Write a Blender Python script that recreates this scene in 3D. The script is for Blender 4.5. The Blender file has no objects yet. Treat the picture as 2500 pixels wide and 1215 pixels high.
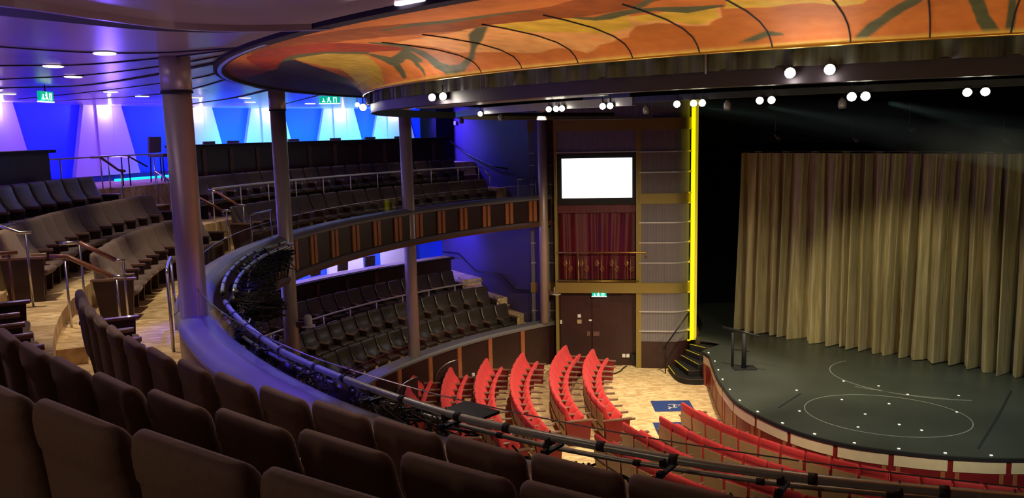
import bpy, bmesh, math, random
from mathutils import Vector, Matrix, noise
random.seed(7)
PI = math.pi
sc = bpy.context.scene
COL = sc.collection

# ------------------------------------------------------------ camera, world, exposure
EYE = 7.6
cam = bpy.data.cameras.new('camera')
cam_o = bpy.data.objects.new('camera', cam); COL.objects.link(cam_o)
cam.sensor_width = 36.0
cam.lens = 36.0 * 2000.0 / 2500.0
cam.clip_start = 0.05; cam.clip_end = 200
_up = Vector((-310.0, 13843.0, 2000.0)).normalized()
_f = Vector((0, 0, -1.0)); _f = (_f - _up * _f.dot(_up)).normalized()
_r = _f.cross(_up)
cam_o.matrix_world = Matrix.Translation((0, 0, EYE)) @ Matrix((_r, _f, _up)).to_4x4()
sc.camera = cam_o
wd = bpy.data.worlds.new('world'); sc.world = wd; wd.use_nodes = True
wd.node_tree.nodes['Background'].inputs[0].default_value = (0.20, 0.13, 0.45, 1)
wd.node_tree.nodes['Background'].inputs[1].default_value = 0.06
sc.view_settings.view_transform = 'Standard'
sc.view_settings.look = 'None'
sc.view_settings.gamma = 1.0
sc.view_settings.exposure = 0.0
try: sc.view_settings.use_curve_mapping = False
except Exception: pass

# ------------------------------------------------------------ plan geometry
CX, CY = 8.376, 15.113          # centre of the horseshoe
RX, RY = 11.2, 21.2             # centre of the red stalls rows
def pp(r, th, z=0.0, c=(CX, CY)):
    a = math.radians(th); return Vector((c[0] + r * math.cos(a), c[1] + r * math.sin(a), z))
RDT = [(222, 0), (228, .05), (231, .10), (234, .16), (238, .27), (243, .43), (250, .60), (262, .8)]
def lerp_tab(tab):
    tab = sorted(tab)
    def f(t):
        if t <= tab[0][0]: return tab[0][1]
        for (a, u), (b, v) in zip(tab, tab[1:]):
            if t <= b: return u + (v - u) * (t - a) / (b - a)
        return tab[-1][1]
    return f

RD = lerp_tab(RDT)
def sh(r): return lambda t: r - RD(t)      # the near front drifts inward

# ------------------------------------------------------------ lights
def area(name, loc, target, size, power, color, sizey=None, spread=None):
    l = bpy.data.lights.new(name, 'AREA'); l.energy = power; l.color = color; l.size = size
    if sizey: l.shape = 'RECTANGLE'; l.size_y = sizey
    if spread: l.spread = math.radians(spread)
    o = bpy.data.objects.new(name, l); COL.objects.link(o); o.location = loc
    o.rotation_euler = (Vector(target) - Vector(loc)).to_track_quat('-Z', 'Y').to_euler(); return o
def spot(name, loc, target, power, color, ang=60, blend=.5, rad=.05):
    l = bpy.data.lights.new(name, 'SPOT'); l.energy = power; l.color = color
    l.spot_size = math.radians(ang); l.spot_blend = blend; l.shadow_soft_size = rad
    o = bpy.data.objects.new(name, l); COL.objects.link(o); o.location = loc
    o.rotation_euler = (Vector(target) - Vector(loc)).to_track_quat('-Z', 'Y').to_euler(); return o
WARM = (1.0, .80, .52); WHITE = (1.0, .93, .80); BLUE = (.03, .08, 1.0); VIOLET = (.17, .09, 1.0)
# house lights of the ring: on the stalls, the stage, the curtain and the tower
spot('house_light', (3.0, 12.6, 7.9), (3.0, 21.0, 0), 2100, WARM, 75, .6, .15)
spot('house_light', (5.5, 20.5, 8.2), (3.4, 21.8, 0), 2500, WARM, 68, .5, .15)
spot('house_light', (.9, 20.3, 8.1), (1.0, 21.3, 0), 1600, WARM, 60, .5, .15)
spot('house_light', (9.5, 7.3, 8.0), (4.6, 22.8, 0), 1700, WARM, 50, .7, .15)
spot('stage_light', (8.6, 6.6, 8.0), (9.5, 20.0, 1), 1300, (.85, 1.0, .85), 42, .9, .15)
spot('stage_light', (10.8, 19.2, 9.8), (9.6, 18.4, 1), 900, (.9, 1.0, .85), 62, .9, .15)
spot('house_light', (1.5, 12.5, 7.95), (-3.4, 19.5, 5.3), 190, (1.0, .80, .62), 62, .8, .1)
spot('stage_light', (11.5, 7.6, 8.0), (10.5, 23.2, 1.2), 620, (1.0, .87, .45), 52, .6, .15)
spot('stage_light', (3.4, 18.6, 7.6), (11.2, 22.0, .9), 1500, (1.0, .87, .45), 52, .6, .15)
spot('tower_light', (1.5, 12.0, 7.8), (3.3, 25.5, 3.2), 480, (1.0, .82, .45), 32, .8, .15)
# blue washes in the balcony ceiling, and added fill spots aimed up at it
for th in (208.5, 198, 214, 219.5):
    spot('blue_wash', pp(13.35, th, 8.35), pp(13.32, th, 5.4), 420, (.05, .03, 1.0), 34, .8, .08)
for th, pw in ((150, 90), (165, 90), (178, 90), (190, 70), (202, 60)):
    spot('violet_fill', pp(18.4, th, 6.9), pp(16.4, th, 8.5), pw * 1.9, VIOLET, 150, .8, .12)  # violet spots added below the ceiling to tint and brighten it
for th in (213, 222, 229):
    spot('ceiling_fill', pp(12.7, th, 5.95), pp(13.8, th, 8.5), 34, (.85, .50, .60), 125, .9, .1)  # unseen pinkish spots added to brighten the near ceiling from below
spot('violet_fill', pp(15.2, 207, 7.3), pp(14.4, 212, 8.5), 34, VIOLET, 150, .8, .1)
for th in (129, 134, 139, 144, 149, 154, 159, 164, 169):
    area('wall_washer', pp(18.6, th, 8.38), pp(20.5, th, 7.2), 1.5, 36, (.14, .035, 1.0), .12)
for th in (131.5, 139, 147):
    area('wall_washer_azure', pp(18.9, th, 7.5), pp(20.5, th, 7.8), .9, 40, (.0, .9, 1.0), .5)
for th in (133, 140, 147, 154, 160, 166, 173):
    area('low_wall_washer', pp(19.4, th, 4.5), pp(20.5, th, 3.5), 1.2, 110, (.42, .42, 1.0), .12)
    spot('low_bar_light', pp(18.5, th, 4.55), pp(17.8, th, 3.2), 60, (.35, .25, 1.0), 80, .6, .05)
# side wall washes (blue light spilling from the left)
spot('side_blue', pp(19.3, 127.5, 8.3), (-1.9, 30.8, 7.2), 620, (.10, .05, 1.0), 100, .9, .1)
spot('side_blue', pp(18.8, 128.0, 4.5), (-1.9, 30.8, 3.4), 420, (.07, .05, 1.0), 100, .9, .1)
# downlights over the far balcony rows, under the balcony and over the aisle
for th in range(128, 170, 4):
    spot('seat_downlight', pp(14.2, th, 4.52), pp(14.45, th, 1.5), 34, WARM, 60, .7, .05)
for th in range(129, 170, 5):
    spot('seat_downlight', pp(15.0, th, 8.42), pp(15.0, th, 5.6), 26, WARM, 60, .8, .05)
for th in (134, 150, 155, 162):
    spot('seat_downlight', pp(16.5, th, 8.42), pp(16.4, th, 6.0), 26, WARM, 55, .8, .05)
for r, th, pw in ((14.15, 201.5, 200), (14.3, 212.0, 80), (15.6, 195.5, 210), (14.2, 190, 190), (14.2, 181, 150), (15.9, 186, 80), (15.9, 176, 60), (15.1, 169, 90)):
    spot('aisle_downlight', pp(r, th, 8.4), pp(r - .1, th, 5.2), pw, WARM, 62, .8, .05)
spot('aisle_downlight', pp(13.2, 214, 8.4), pp(14.9, 222, 6.0), 60, (1.0, .70, .50), 95, .8, .2)
spot('aisle_downlight', pp(13.0, 226, 8.3), pp(15.2, 230, 6.0), 34, (1.0, .70, .52), 100, .8, .2)
spot('aisle_downlight', (-4.2, .2, 8.35), (-1.3, 2.2, 6.6), 55, (1.0, .66, .45), 60, .8, .1)
spot('blue_wash', pp(13.1, 157, 4.4), pp(13.28, 156.5, 1.4), 240, (.06, .04, 1.0), 40, .8, .05)
spot('aisle_downlight', pp(16.0, 213, 8.4), pp(15.7, 227, 6.4), 26, (1.0, .66, .45), 80, .8, .1)
# unseen spots added below the canopy to brighten its painted underside
for th in (206, 214, 222, 230, 238, 246):
    spot('canopy_fill', pp(12.5, th, 6.75), pp(11.3, th, 8.4), 62, (1.0, .74, .42), 120, .8, .12)
# bright downlights on the white fins of the back wall
FINS = [(169.6, 1), (160.0, 1), (150.9, 1), (143.2, 1), (135.0, 1), (128.6, 1)]
for th, k in FINS:
    fl = bpy.data.lights.new('fin_light', 'POINT'); fl.energy = 13 * k; fl.color = (1.0, .80, .80); fl.shadow_soft_size = .03
    flo = bpy.data.objects.new('fin_light', fl); COL.objects.link(flo); flo.location = pp(20.12, th, 8.40)

# ------------------------------------------------------------ materials
def newmat(name):
    m = bpy.data.materials.new(name); m.use_nodes = True
    return m, m.node_tree.nodes, m.node_tree.links, m.node_tree.nodes['Principled BSDF']
def mat(name, col, rough=.6, metal=0.0, var=.12, scale=8.0, bump=0.0, sheen=0.0, coat=0.0, spec=.5):
    m, N, L, b = newmat(name)
    tc = N.new('ShaderNodeTexCoord'); ns = N.new('ShaderNodeTexNoise')
    ns.inputs['Scale'].default_value = scale; ns.inputs['Detail'].default_value = 4
    L.new(tc.outputs['Object'], ns.inputs['Vector'])
    mx = N.new('ShaderNodeMix'); mx.data_type = 'RGBA'
    mx.inputs[6].default_value = tuple(c * (1 - var) for c in col) + (1,)
    mx.inputs[7].default_value = tuple(min(1, c * (1 + var)) for c in col) + (1,)
    L.new(ns.outputs['Fac'], mx.inputs[0]); L.new(mx.outputs[2], b.inputs['Base Color'])
    b.inputs['Roughness'].default_value = rough; b.inputs['Metallic'].default_value = metal
    b.inputs['Specular IOR Level'].default_value = spec
    if sheen:
        b.inputs['Sheen Weight'].default_value = sheen; b.inputs['Sheen Roughness'].default_value = .4
        b.inputs['Sheen Tint'].default_value = tuple(min(1, c * 2 + .2) for c in col) + (1,)
    if coat: b.inputs['Coat Weight'].default_value = coat
    if bump:
        bp = N.new('ShaderNodeBump'); bp.inputs['Strength'].default_value = bump; bp.inputs['Distance'].default_value = .01
        L.new(ns.outputs['Fac'], bp.inputs['Height']); L.new(bp.outputs[0], b.inputs['Normal'])
    return m
def emis(name, col, st):
    m, N, L, b = newmat(name)
    b.inputs['Base Color'].default_value = tuple(col) + (1,)
    b.inputs['Emission Color'].default_value = tuple(col) + (1,); b.inputs['Emission Strength'].default_value = st
    return m
M = {}
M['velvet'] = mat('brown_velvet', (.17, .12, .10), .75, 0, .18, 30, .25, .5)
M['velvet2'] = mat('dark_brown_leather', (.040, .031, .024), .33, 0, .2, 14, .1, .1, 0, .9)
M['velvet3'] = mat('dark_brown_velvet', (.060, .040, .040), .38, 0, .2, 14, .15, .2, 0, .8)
M['red'] = mat('red_velvet', (.58, .035, .04), .75, 0, .15, 20, .2, .5)
M['redwood'] = mat('red_stained_wood', (.20, .012, .014), .4, 0, .25, 5)
M['tan'] = mat('tan_wood_panel', (.42, .27, .13), .5, 0, .15, 6)
M['black'] = mat('black_paint', (.006, .006, .009), .7, 0, .2)
M['blackwall'] = mat('black_wall', (.004, .004, .009), .9, 0, .2, spec=.1)
M['darkmetal'] = mat('dark_metal', (.03, .032, .035), .35, .7, .2)
M['steel'] = mat('brushed_steel', (.55, .53, .52), .28, 1.0, .08)
M['pipe'] = mat('scaffold_pipe', (.50, .60, .55), .33, .6, .15, 20)
M['rail'] = mat('satin_rail', (.75, .72, .70), .3, .5, .05)
M['handwood'] = mat('handrail_wood', (.22, .08, .05), .35, 0, .2, 8, 0, 0, .3)
M['armwood'] = mat('armrest_wood', (.20, .11, .08), .35, 0, .2, 8, 0, 0, .4)
M['brown'] = mat('dark_brown_wood', (.036, .014, .014), .4, 0, .35, 3)
M['brown2'] = mat('warm_brown_wood', (.11, .05, .035), .45, 0, .3, 3)
M['orange'] = mat('orange_wood_strip', (.46, .17, .06), .4, 0, .25, 9)
M['pilaster'] = mat('pilaster_wood', (.36, .12, .05), .4, 0, .3, 5)
M['cap'] = mat('satin_cap', (.24, .23, .24), .38, .25, .1, 4)
M['taupe'] = mat('taupe_wall', (.42, .31, .19), .55, 0, .08, 4)
M['column'] = mat('column_bronze', (.50, .41, .37), .42, .35, .10, 3)
M['ceil'] = mat('ceiling_panel', (.50, .40, .42), .27, .35, .04, 2)
M['beam'] = mat('dark_beam_paint', (.009, .005, .010), .45, .2, .1)
M['seam'] = mat('dark_seam', (.02, .015, .03), .8, 0, .1)
M['olive'] = mat('olive_gold_paint', (.27, .20, .045), .5, .2, .10, 3)
M['brass'] = mat('brass', (.55, .36, .10), .3, .9, .12)
M['bluepanel'] = mat('blue_wall_panel', (.010, .075, .95), .6, 0, .06, 2)
M['fin'] = mat('pale_fin_panel', (.62, .55, .62), .5, 0, .05, 3)
M['sidewall'] = mat('side_wall_paint', (.07, .05, .17), .7, 0, .1, 3)
M['white'] = mat('white_plastic', (.75, .75, .75), .4, 0, .05)
M['stagefloor'] = mat('stage_vinyl', (.045, .055, .050), .38, 0, .35, .8)
M['chalk'] = mat('chalk_line', (.30, .31, .28), .8, 0, .3, 10)
M['panel'] = mat('cream_light_panel', (.72, .60, .40), .5, 0, .12, 6)
M['navy'] = mat('navy_mat', (.012, .04, .20), .8, 0, .1, 20)
M['cable'] = mat('black_cable', (.015, .018, .012), .5, 0, .3)
M['yellowtape'] = mat('yellow_nosing', (.80, .72, .03), .5, 0, .1)
M['lamp'] = emis('lamp_glow', (1.0, .93, .74), 30)
M['downlight'] = emis('downlight_glow', (1.0, .86, .95), 6)
M['screen'] = emis('screen_glow', (.92, .97, 1.0), 2.2)
M['neon'] = emis('yellow_neon', (1.0, .86, .0), 1.15)
M['neon_spill'] = emis('yellow_neon_spill', (.75, .60, .03), .35)  # weak glow standing in for neon light on the parts beside it
M['ledblue'] = emis('blue_led', (.0, .40, 1.0), 3.0)
M['exitgreen'] = emis('exit_green', (.0, .42, .28), 1.0)
M['exitwhite'] = emis('exit_white', (.75, 1.0, .9), 2.5)
M['dot'] = emis('tape_dot', (1.0, .98, .85), .8)
def carpet_mat():
    m, N, L, b = newmat('beige_wave_carpet')
    tc = N.new('ShaderNodeTexCoord'); mp = N.new('ShaderNodeMapping'); mp.inputs['Scale'].default_value = (2.0, 4.5, 2)
    mp.inputs['Rotation'].default_value = (0, 0, .25)
    ns = N.new('ShaderNodeTexNoise'); ns.inputs['Scale'].default_value = 1.6; ns.inputs['Detail'].default_value = 5; ns.inputs['Distortion'].default_value = 1.3
    L.new(tc.outputs['Object'], mp.inputs[0]); L.new(mp.outputs[0], ns.inputs['Vector'])
    r = N.new('ShaderNodeValToRGB'); e = r.color_ramp.elements
    e[0].position = .38; e[0].color = (.52, .36, .18, 1); e[1].position = .60; e[1].color = (.80, .62, .36, 1)
    k = r.color_ramp.elements.new(.48); k.color = (.64, .46, .23, 1)
    L.new(ns.outputs['Fac'], r.inputs[0]); L.new(r.outputs[0], b.inputs['Base Color']); b.inputs['Roughness'].default_value = .95
    n2 = N.new('ShaderNodeTexNoise'); n2.inputs['Scale'].default_value = 200; L.new(tc.outputs['Object'], n2.inputs['Vector'])
    bp = N.new('ShaderNodeBump'); bp.inputs['Strength'].default_value = .3; bp.inputs['Distance'].default_value = .005
    L.new(n2.outputs['Fac'], bp.inputs['Height']); L.new(bp.outputs[0], b.inputs['Normal'])
    return m
M['carpet'] = carpet_mat()
def curtain_mat(name, c0, c1, sheen=.5):
    m, N, L, b = newmat(name)
    tc = N.new('ShaderNodeTexCoord'); mp = N.new('ShaderNodeMapping'); mp.inputs['Scale'].default_value = (6, 6, .35)
    ns = N.new('ShaderNodeTexNoise'); ns.inputs['Scale'].default_value = 3; ns.inputs['Detail'].default_value = 6
    L.new(tc.outputs['Object'], mp.inputs[0]); L.new(mp.outputs[0], ns.inputs['Vector'])
    r = N.new('ShaderNodeValToRGB'); e = r.color_ramp.elements
    e[0].position = .35; e[0].color = c0 + (1,); e[1].position = .68; e[1].color = c1 + (1,)
    L.new(ns.outputs['Fac'], r.inputs[0]); L.new(r.outputs[0], b.inputs['Base Color'])
    b.inputs['Roughness'].default_value = .5; b.inputs['Metallic'].default_value = .25 if sheen else 0
    b.inputs['Sheen Weight'].default_value = sheen
    return m
M['curtain'] = curtain_mat('gold_stage_curtain', (.26, .20, .09), (.42, .34, .17))
M['redcurtain'] = curtain_mat('red_box_curtain', (.07, .002, .010), (.14, .004, .018), 0)
M['drape'] = curtain_mat('black_drape', (.006, .007, .004), (.04, .044, .022), 0)
def rib_mat():
    m, N, L, b = newmat('ribbed_grey_panel')
    tc = N.new('ShaderNodeTexCoord'); w = N.new('ShaderNodeTexWave'); w.inputs['Scale'].default_value = 9
    w.bands_direction = 'X'; L.new(tc.outputs['UV'], w.inputs['Vector'])
    r = N.new('ShaderNodeValToRGB'); r.color_ramp.elements[0].color = (.13, .12, .135, 1); r.color_ramp.elements[1].color = (.30, .27, .27, 1)
    L.new(w.outputs['Fac'], r.inputs[0]); L.new(r.outputs[0], b.inputs['Base Color'])
    b.inputs['Roughness'].default_value = .6; b.inputs['Metallic'].default_value = .1
    bp = N.new('ShaderNodeBump'); bp.inputs['Strength'].default_value = .6; bp.inputs['Distance'].default_value = .02
    L.new(w.outputs['Fac'], bp.inputs['Height']); L.new(bp.outputs[0], b.inputs['Normal'])
    return m
M['rib'] = rib_mat()
M['ridge'] = mat('pale_grey_ridge', (.50, .47, .46), .4, .3, .05)
def glass_mat():
    m, N, L, b = newmat('clear_glass')
    N.remove(b); out = N['Material Output']
    t = N.new('ShaderNodeBsdfTransparent'); t.inputs[0].default_value = (.96, .98, .98, 1)
    g = N.new('ShaderNodeBsdfGlossy'); g.inputs['Roughness'].default_value = .03
    mx = N.new('ShaderNodeMixShader'); fr = N.new('ShaderNodeLayerWeight'); fr.inputs[0].default_value = .5; pw = N.new('ShaderNodeMath'); pw.operation = 'POWER'; pw.inputs[1].default_value = 5; ad = N.new('ShaderNodeMath'); ad.operation = 'MULTIPLY_ADD'; ad.inputs[1].default_value = .25; ad.inputs[2].default_value = .02
    L.new(fr.outputs['Facing'], pw.inputs[0]); L.new(pw.outputs[0], ad.inputs[0]); L.new(ad.outputs[0], mx.inputs[0]); L.new(t.outputs[0], mx.inputs[1]); L.new(g.outputs[0], mx.inputs[2]); L.new(mx.outputs[0], out.inputs[0])
    return m
M['glass'] = glass_mat()

# ------------------------------------------------------------ mesh building
class MB:
    def __init__(s): s.v = []; s.f = []; s.uv = None
    def add(s, vs, fs):
        o = len(s.v); s.v += [tuple(v) for v in vs]; s.f += [tuple(i + o for i in f) for f in fs]; return s
    def box(s, c, size, rot=None, bev=0.0):
        x, y, z = (k / 2 for k in size)
        vs = [Vector((a * x, b * y, d * z)) for d in (-1, 1) for b in (-1, 1) for a in (-1, 1)]
        if rot is not None: vs = [rot @ v for v in vs]
        c = Vector(c); vs = [v + c for v in vs]
        return s.add(vs, [(0, 2, 3, 1), (4, 5, 7, 6), (0, 1, 5, 4), (2, 6, 7, 3), (0, 4, 6, 2), (1, 3, 7, 5)])
    def tube(s, pts, r, n=8, closed=False):
        pts = [Vector(p) for p in pts]; rings = []
        for i, p in enumerate(pts):
            if closed: d = pts[(i + 1) % len(pts)] - pts[i - 1]
            else: d = pts[min(i + 1, len(pts) - 1)] - pts[max(i - 1, 0)]
            d.normalize(); a = Vector((0, 0, 1)) if abs(d.z) < .9 else Vector((1, 0, 0))
            u = d.cross(a).normalized(); w = d.cross(u)
            rr = r[i] if isinstance(r, (list, tuple)) else r
            rings.append([p + (u * math.cos(2 * PI * k / n) + w * math.sin(2 * PI * k / n)) * rr for k in range(n)])
        return s.loft(rings, closed, cap=not closed)
    def loft(s, rings, closed=False, cap=True):
        n = len(rings[0]); vs = [v for r in rings for v in r]; fs = []
        m = len(rings)
        for i in range(m if closed else m - 1):
            j = (i + 1) % m
            for k in range(n):
                l = (k + 1) % n; fs.append((i * n + k, i * n + l, j * n + l, j * n + k))
        if cap: fs.append(tuple(range(n - 1, -1, -1))); fs.append(tuple((m - 1) * n + k for k in range(n)))
        return s.add(vs, fs)
    def sweep(s, prof, ths, c=(CX, CY), close_prof=True, cap=True):
        # prof(th) -> list of (r, z)
        rings = [[pp(r, t, z, c) for r, z in prof(t)] for t in ths]
        n = len(rings[0]); vs = [v for r in rings for v in r]; fs = []
        for i in range(len(rings) - 1):
            for k in range(n if close_prof else n - 1):
                l = (k + 1) % n; fs.append((i * n + k, i * n + l, (i + 1) * n + l, (i + 1) * n + k))
        if cap and close_prof: fs.append(tuple(range(n - 1, -1, -1))); fs.append(tuple((len(rings) - 1) * n + k for k in range(n)))
        return s.add(vs, fs)
    def grid(s, rows):
        n = len(rows[0]); vs = [v for r in rows for v in r]
        return s.add(vs, [(i * n + k, i * n + k + 1, (i + 1) * n + k + 1, (i + 1) * n + k) for i in range(len(rows) - 1) for k in range(n - 1)])
    def prism(s, poly, z0, z1):
        n = len(poly); vs = [Vector((p[0], p[1], z0)) for p in poly] + [Vector((p[0], p[1], z1)) for p in poly]
        return s.add(vs, [tuple(range(n - 1, -1, -1)), tuple(range(n, 2 * n))] + [(k, (k + 1) % n, n + (k + 1) % n, n + k) for k in range(n)])
    def mesh(s, name, m, smooth=False, fix=True):
        me = bpy.data.meshes.new(name); me.from_pydata(s.v, [], s.f); me.update()
        if fix:
            b = bmesh.new(); b.from_mesh(me); bmesh.ops.recalc_face_normals(b, faces=b.faces); b.to_mesh(me); b.free()
        me.materials.append(M[m] if isinstance(m, str) else m)
        if smooth:
            me.polygons.foreach_set('use_smooth', [True] * len(me.polygons))
            if smooth == 'auto':
                try: me.set_sharp_from_angle(angle=math.radians(38))
                except Exception: pass
        return me
    def build(s, name, m, parent=None, smooth=False, loc=None):
        o = bpy.data.objects.new(name, s.mesh(name, m, smooth)); COL.objects.link(o)
        if parent: o.parent = parent
        if loc: o.location = loc
        return o
def ptr(me, name, parent=None, loc=None, rz=0):
    o = bpy.data.objects.new(name, me); COL.objects.link(o)
    if parent: o.parent = parent
    if loc is not None: o.location = loc
    o.rotation_euler[2] = rz; return o
def tag(o, label, cat, group=None):
    o['label'] = label; o['category'] = cat
    if group: o['group'] = group
    return o
def struct(o): o['kind'] = 'structure'; return o
def empty(name, loc=(0, 0, 0), rz=0):
    o = bpy.data.objects.new(name, None); COL.objects.link(o); o.location = loc; o.rotation_euler[2] = rz
    o.empty_display_size = .2; return o
def copy_tree(o, parent=None):
    c = o.copy(); COL.objects.link(c)
    if parent: c.parent = parent
    for ch in list(o.children): copy_tree(ch, c)
    return c
def arc(a, b, step=1.0):
    n = max(1, int(math.ceil(abs(b - a) / step))); return [a + (b - a) * i / n for i in range(n + 1)]
def rect(r0, r1, z0, z1):
    f = lambda q, t: q(t) if callable(q) else q
    return lambda t: [(f(r0, t), f(z0, t)), (f(r1, t), f(z0, t)), (f(r1, t), f(z1, t)), (f(r0, t), f(z1, t))]
def sector(name, m, r0, r1, a, b, z0, z1, parent=None, c=(CX, CY), step=1.0, smooth='auto'):
    return MB().sweep(rect(r0, r1, z0, z1), arc(a, b, step), c).build(name, m, parent, smooth)
def catmull(P, n=8):
    P = [Vector((p[0], p[1], p[2] if len(p) > 2 else 0)) for p in P]; out = []
    for i in range(len(P) - 1):
        a, b, c, d = P[max(i - 1, 0)], P[i], P[i + 1], P[min(i + 2, len(P) - 1)]
        for k in range(n):
            t = k / n; out.append(.5 * ((2 * b) + (c - a) * t + (2 * a - 5 * b + 4 * c - d) * t * t + (-a + 3 * b - 3 * c + d) * t ** 3))
    out.append(P[-1]); return out

# ============================================================ MAIN FLOOR AND STAGE
struct(MB().sweep(lambda t: [(.01, -.25), (24, -.25), (24, 0), (.01, 0)], arc(60, 300, 3)).build('floor', 'carpet'))

ST = catmull([(6.45, 24.56), (6.05, 24.10), (5.62, 23.68), (5.62, 23.40), (5.66, 23.05), (5.58, 22.5), (5.48, 21.79), (5.38, 21.0), (5.34, 20.34), (5.35, 19.05), (5.69, 17.89), (6.2, 16.96), (6.95, 16.25), (7.8, 15.84), (8.87, 15.5), (9.99, 15.36), (11.4, 15.4), (12.9, 15.8), (14.3, 16.7), (15.3, 18.0), (16.2, 20.2)], 6)
back = [Vector((17.2, 22.6, 0)), (9.4, 30.3, 0), (6.8, 30.2, 0), (6.35, 26.9, 0), (5.95, 25.7, 0), (5.72, 25.12, 0)]
def offs(P, d):
    out = []
    for i, p in enumerate(P):
        t = (P[min(i + 1, len(P) - 1)] - P[max(i - 1, 0)]).normalized(); out.append(p + Vector((t.y, -t.x, 0)) * -d)
    return out
def strip(P, d0, d1, z0, z1, a=0, b=None):
    A = offs(P, d0)[a:b]; B = offs(P, d1)[a:b]
    return MB().loft([[Vector((p.x, p.y, z0)), Vector((q.x, q.y, z0)), Vector((q.x, q.y, z1)), Vector((p.x, p.y, z1))] for p, q in zip(A, B)])
stage = empty('stage', (9, 20, 0)); tag(stage, 'raised thrust stage with a curved front and black vinyl floor', 'stage')
def ch(o, root): o.parent = root; o.matrix_parent_inverse = Matrix.Translation(-Vector(root.location)); return o
sp = [Vector((p.x, p.y, 0)) for p in ST] + [Vector(b) for b in back]
ch(MB().prism(sp, .93, 1.0).build('stage_deck', 'stagefloor'), stage)
nST = len(ST)
ch(strip(ST, .02, .10, 0, .93).build('stage_front', 'redwood', smooth='auto'), stage)
ch(strip(ST, -.03, .05, .915, .985).build('stage_lip', 'black', smooth='auto'), stage)
# arc-length positions along the stage front
acc = [0]
for a, b in zip(ST, ST[1:]): acc.append(acc[-1] + (b - a).length)
def st_at(s, d=0.0):
    for i in range(len(acc) - 1):
        if s <= acc[i + 1]:
            t = (s - acc[i]) / (acc[i + 1] - acc[i]); p = ST[i].lerp(ST[i + 1], t); q = (ST[i + 1] - ST[i]).normalized()
            return p + Vector((-q.y, q.x, 0)) * -0 + Vector((q.y, -q.x, 0)) * -d, math.atan2(q.y, q.x)
    return ST[-1], 0
def seg_strip(s0, s1, d0, d1, z0, z1):
    n = 6; R = []
    for k in range(n + 1):
        s = s0 + (s1 - s0) * k / n; p, _ = st_at(s, d0); q, _ = st_at(s, d1)
        R.append([Vector((p.x, p.y, z0)), Vector((q.x, q.y, z0)), Vector((q.x, q.y, z1)), Vector((p.x, p.y, z1))])
    return MB().loft(R)
s = 1.32
k = 0
while s < acc[-1] - 1:
    ch(seg_strip(s + .05, s + 1.03, .0, .03, .66, .90).build('cream_panel', 'panel', smooth='auto'), stage)
    for ds in (-.17, .09):
        ch(seg_strip(s + ds, s + ds + .085, .005, .03, 0, .64).build('wood_strip', 'pilaster', smooth='auto'), stage)
    s += 1.08
# marks on the stage
def floor_line(name, pts, w, z, m, closed=False):
    P = [Vector((p[0], p[1], 0)) for p in pts]; R = []
    for i, p in enumerate(P):
        a = P[i - 1] if (closed or i) else P[0]; b = P[(i + 1) % len(P)] if (closed or i < len(P) - 1) else P[-1]
        t = (b - a).normalized(); n = Vector((-t.y, t.x, 0)) * w / 2
        R.append([p - n + Vector((0, 0, z)), p + n + Vector((0, 0, z)), p + n + Vector((0, 0, z + .003)), p - n + Vector((0, 0, z + .003))])
    return MB().loft(R, closed=closed, cap=not closed).build(name, m)
def ell(cx, cy, a, b, rot, t0=0, t1=360, n=72):
    return [(cx + a * math.cos(math.radians(t)) * math.cos(rot) - b * math.sin(math.radians(t)) * math.sin(rot),
             cy + a * math.cos(math.radians(t)) * math.sin(rot) + b * math.sin(math.radians(t)) * math.cos(rot)) for t in [t0 + (t1 - t0) * i / n for i in range(n + 1)]]
o = floor_line('turntable_ring', ell(8.45, 17.95, 1.75, 1.38, -.35)[:-1], .022, 1.001, 'chalk', True); ch(o, stage)
ch(floor_line('scuff_ring', ell(10.6, 20.6, 2.25, 1.7, -.5, 150, 300), .022, 1.001, 'chalk'), stage)
ch(floor_line('scuff_line', [(8.6, 20.0), (9.5, 19.3), (10.4, 18.9)], .018, 1.001, 'chalk'), stage)
ch(floor_line('deck_joint', [(12.2, 19.4), (10.8, 17.6), (9.37, 15.85)], .05, 1.001, 'black'), stage)
ch(floor_line('deck_joint', [(7.07, 19.55), (6.19, 18.55)], .04, 1.001, 'black'), stage)
dots = [(7.88, 19.03), (7.06, 19.81), (8.5, 20.46), (10.76, 19.14), (8.76, 16.93), (8.85, 18.66), (8.45, 17.3), (6.6, 18.3), (9.2, 20.0), (7.5, 17.2), (10.1, 18.0), (9.6, 19.3), (8.0, 18.0)]
for x, y in dots:
    o = MB().sweep(lambda t: [(.001, 1.001), (.030, 1.001), (.030, 1.006), (.001, 1.006)], arc(0, 360, 45), (x, y)).build('tape_mark', 'dot'); ch(o, stage)
s = 1.5
while s < acc[-1] - 1.5:
    p, a = st_at(s, .10)
    o = MB().box((p.x, p.y, 1.006), (.055, .035, .012), Matrix.Rotation(a, 3, 'Z')).build('edge_marker', 'dot'); ch(o, stage); s += .86

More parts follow.
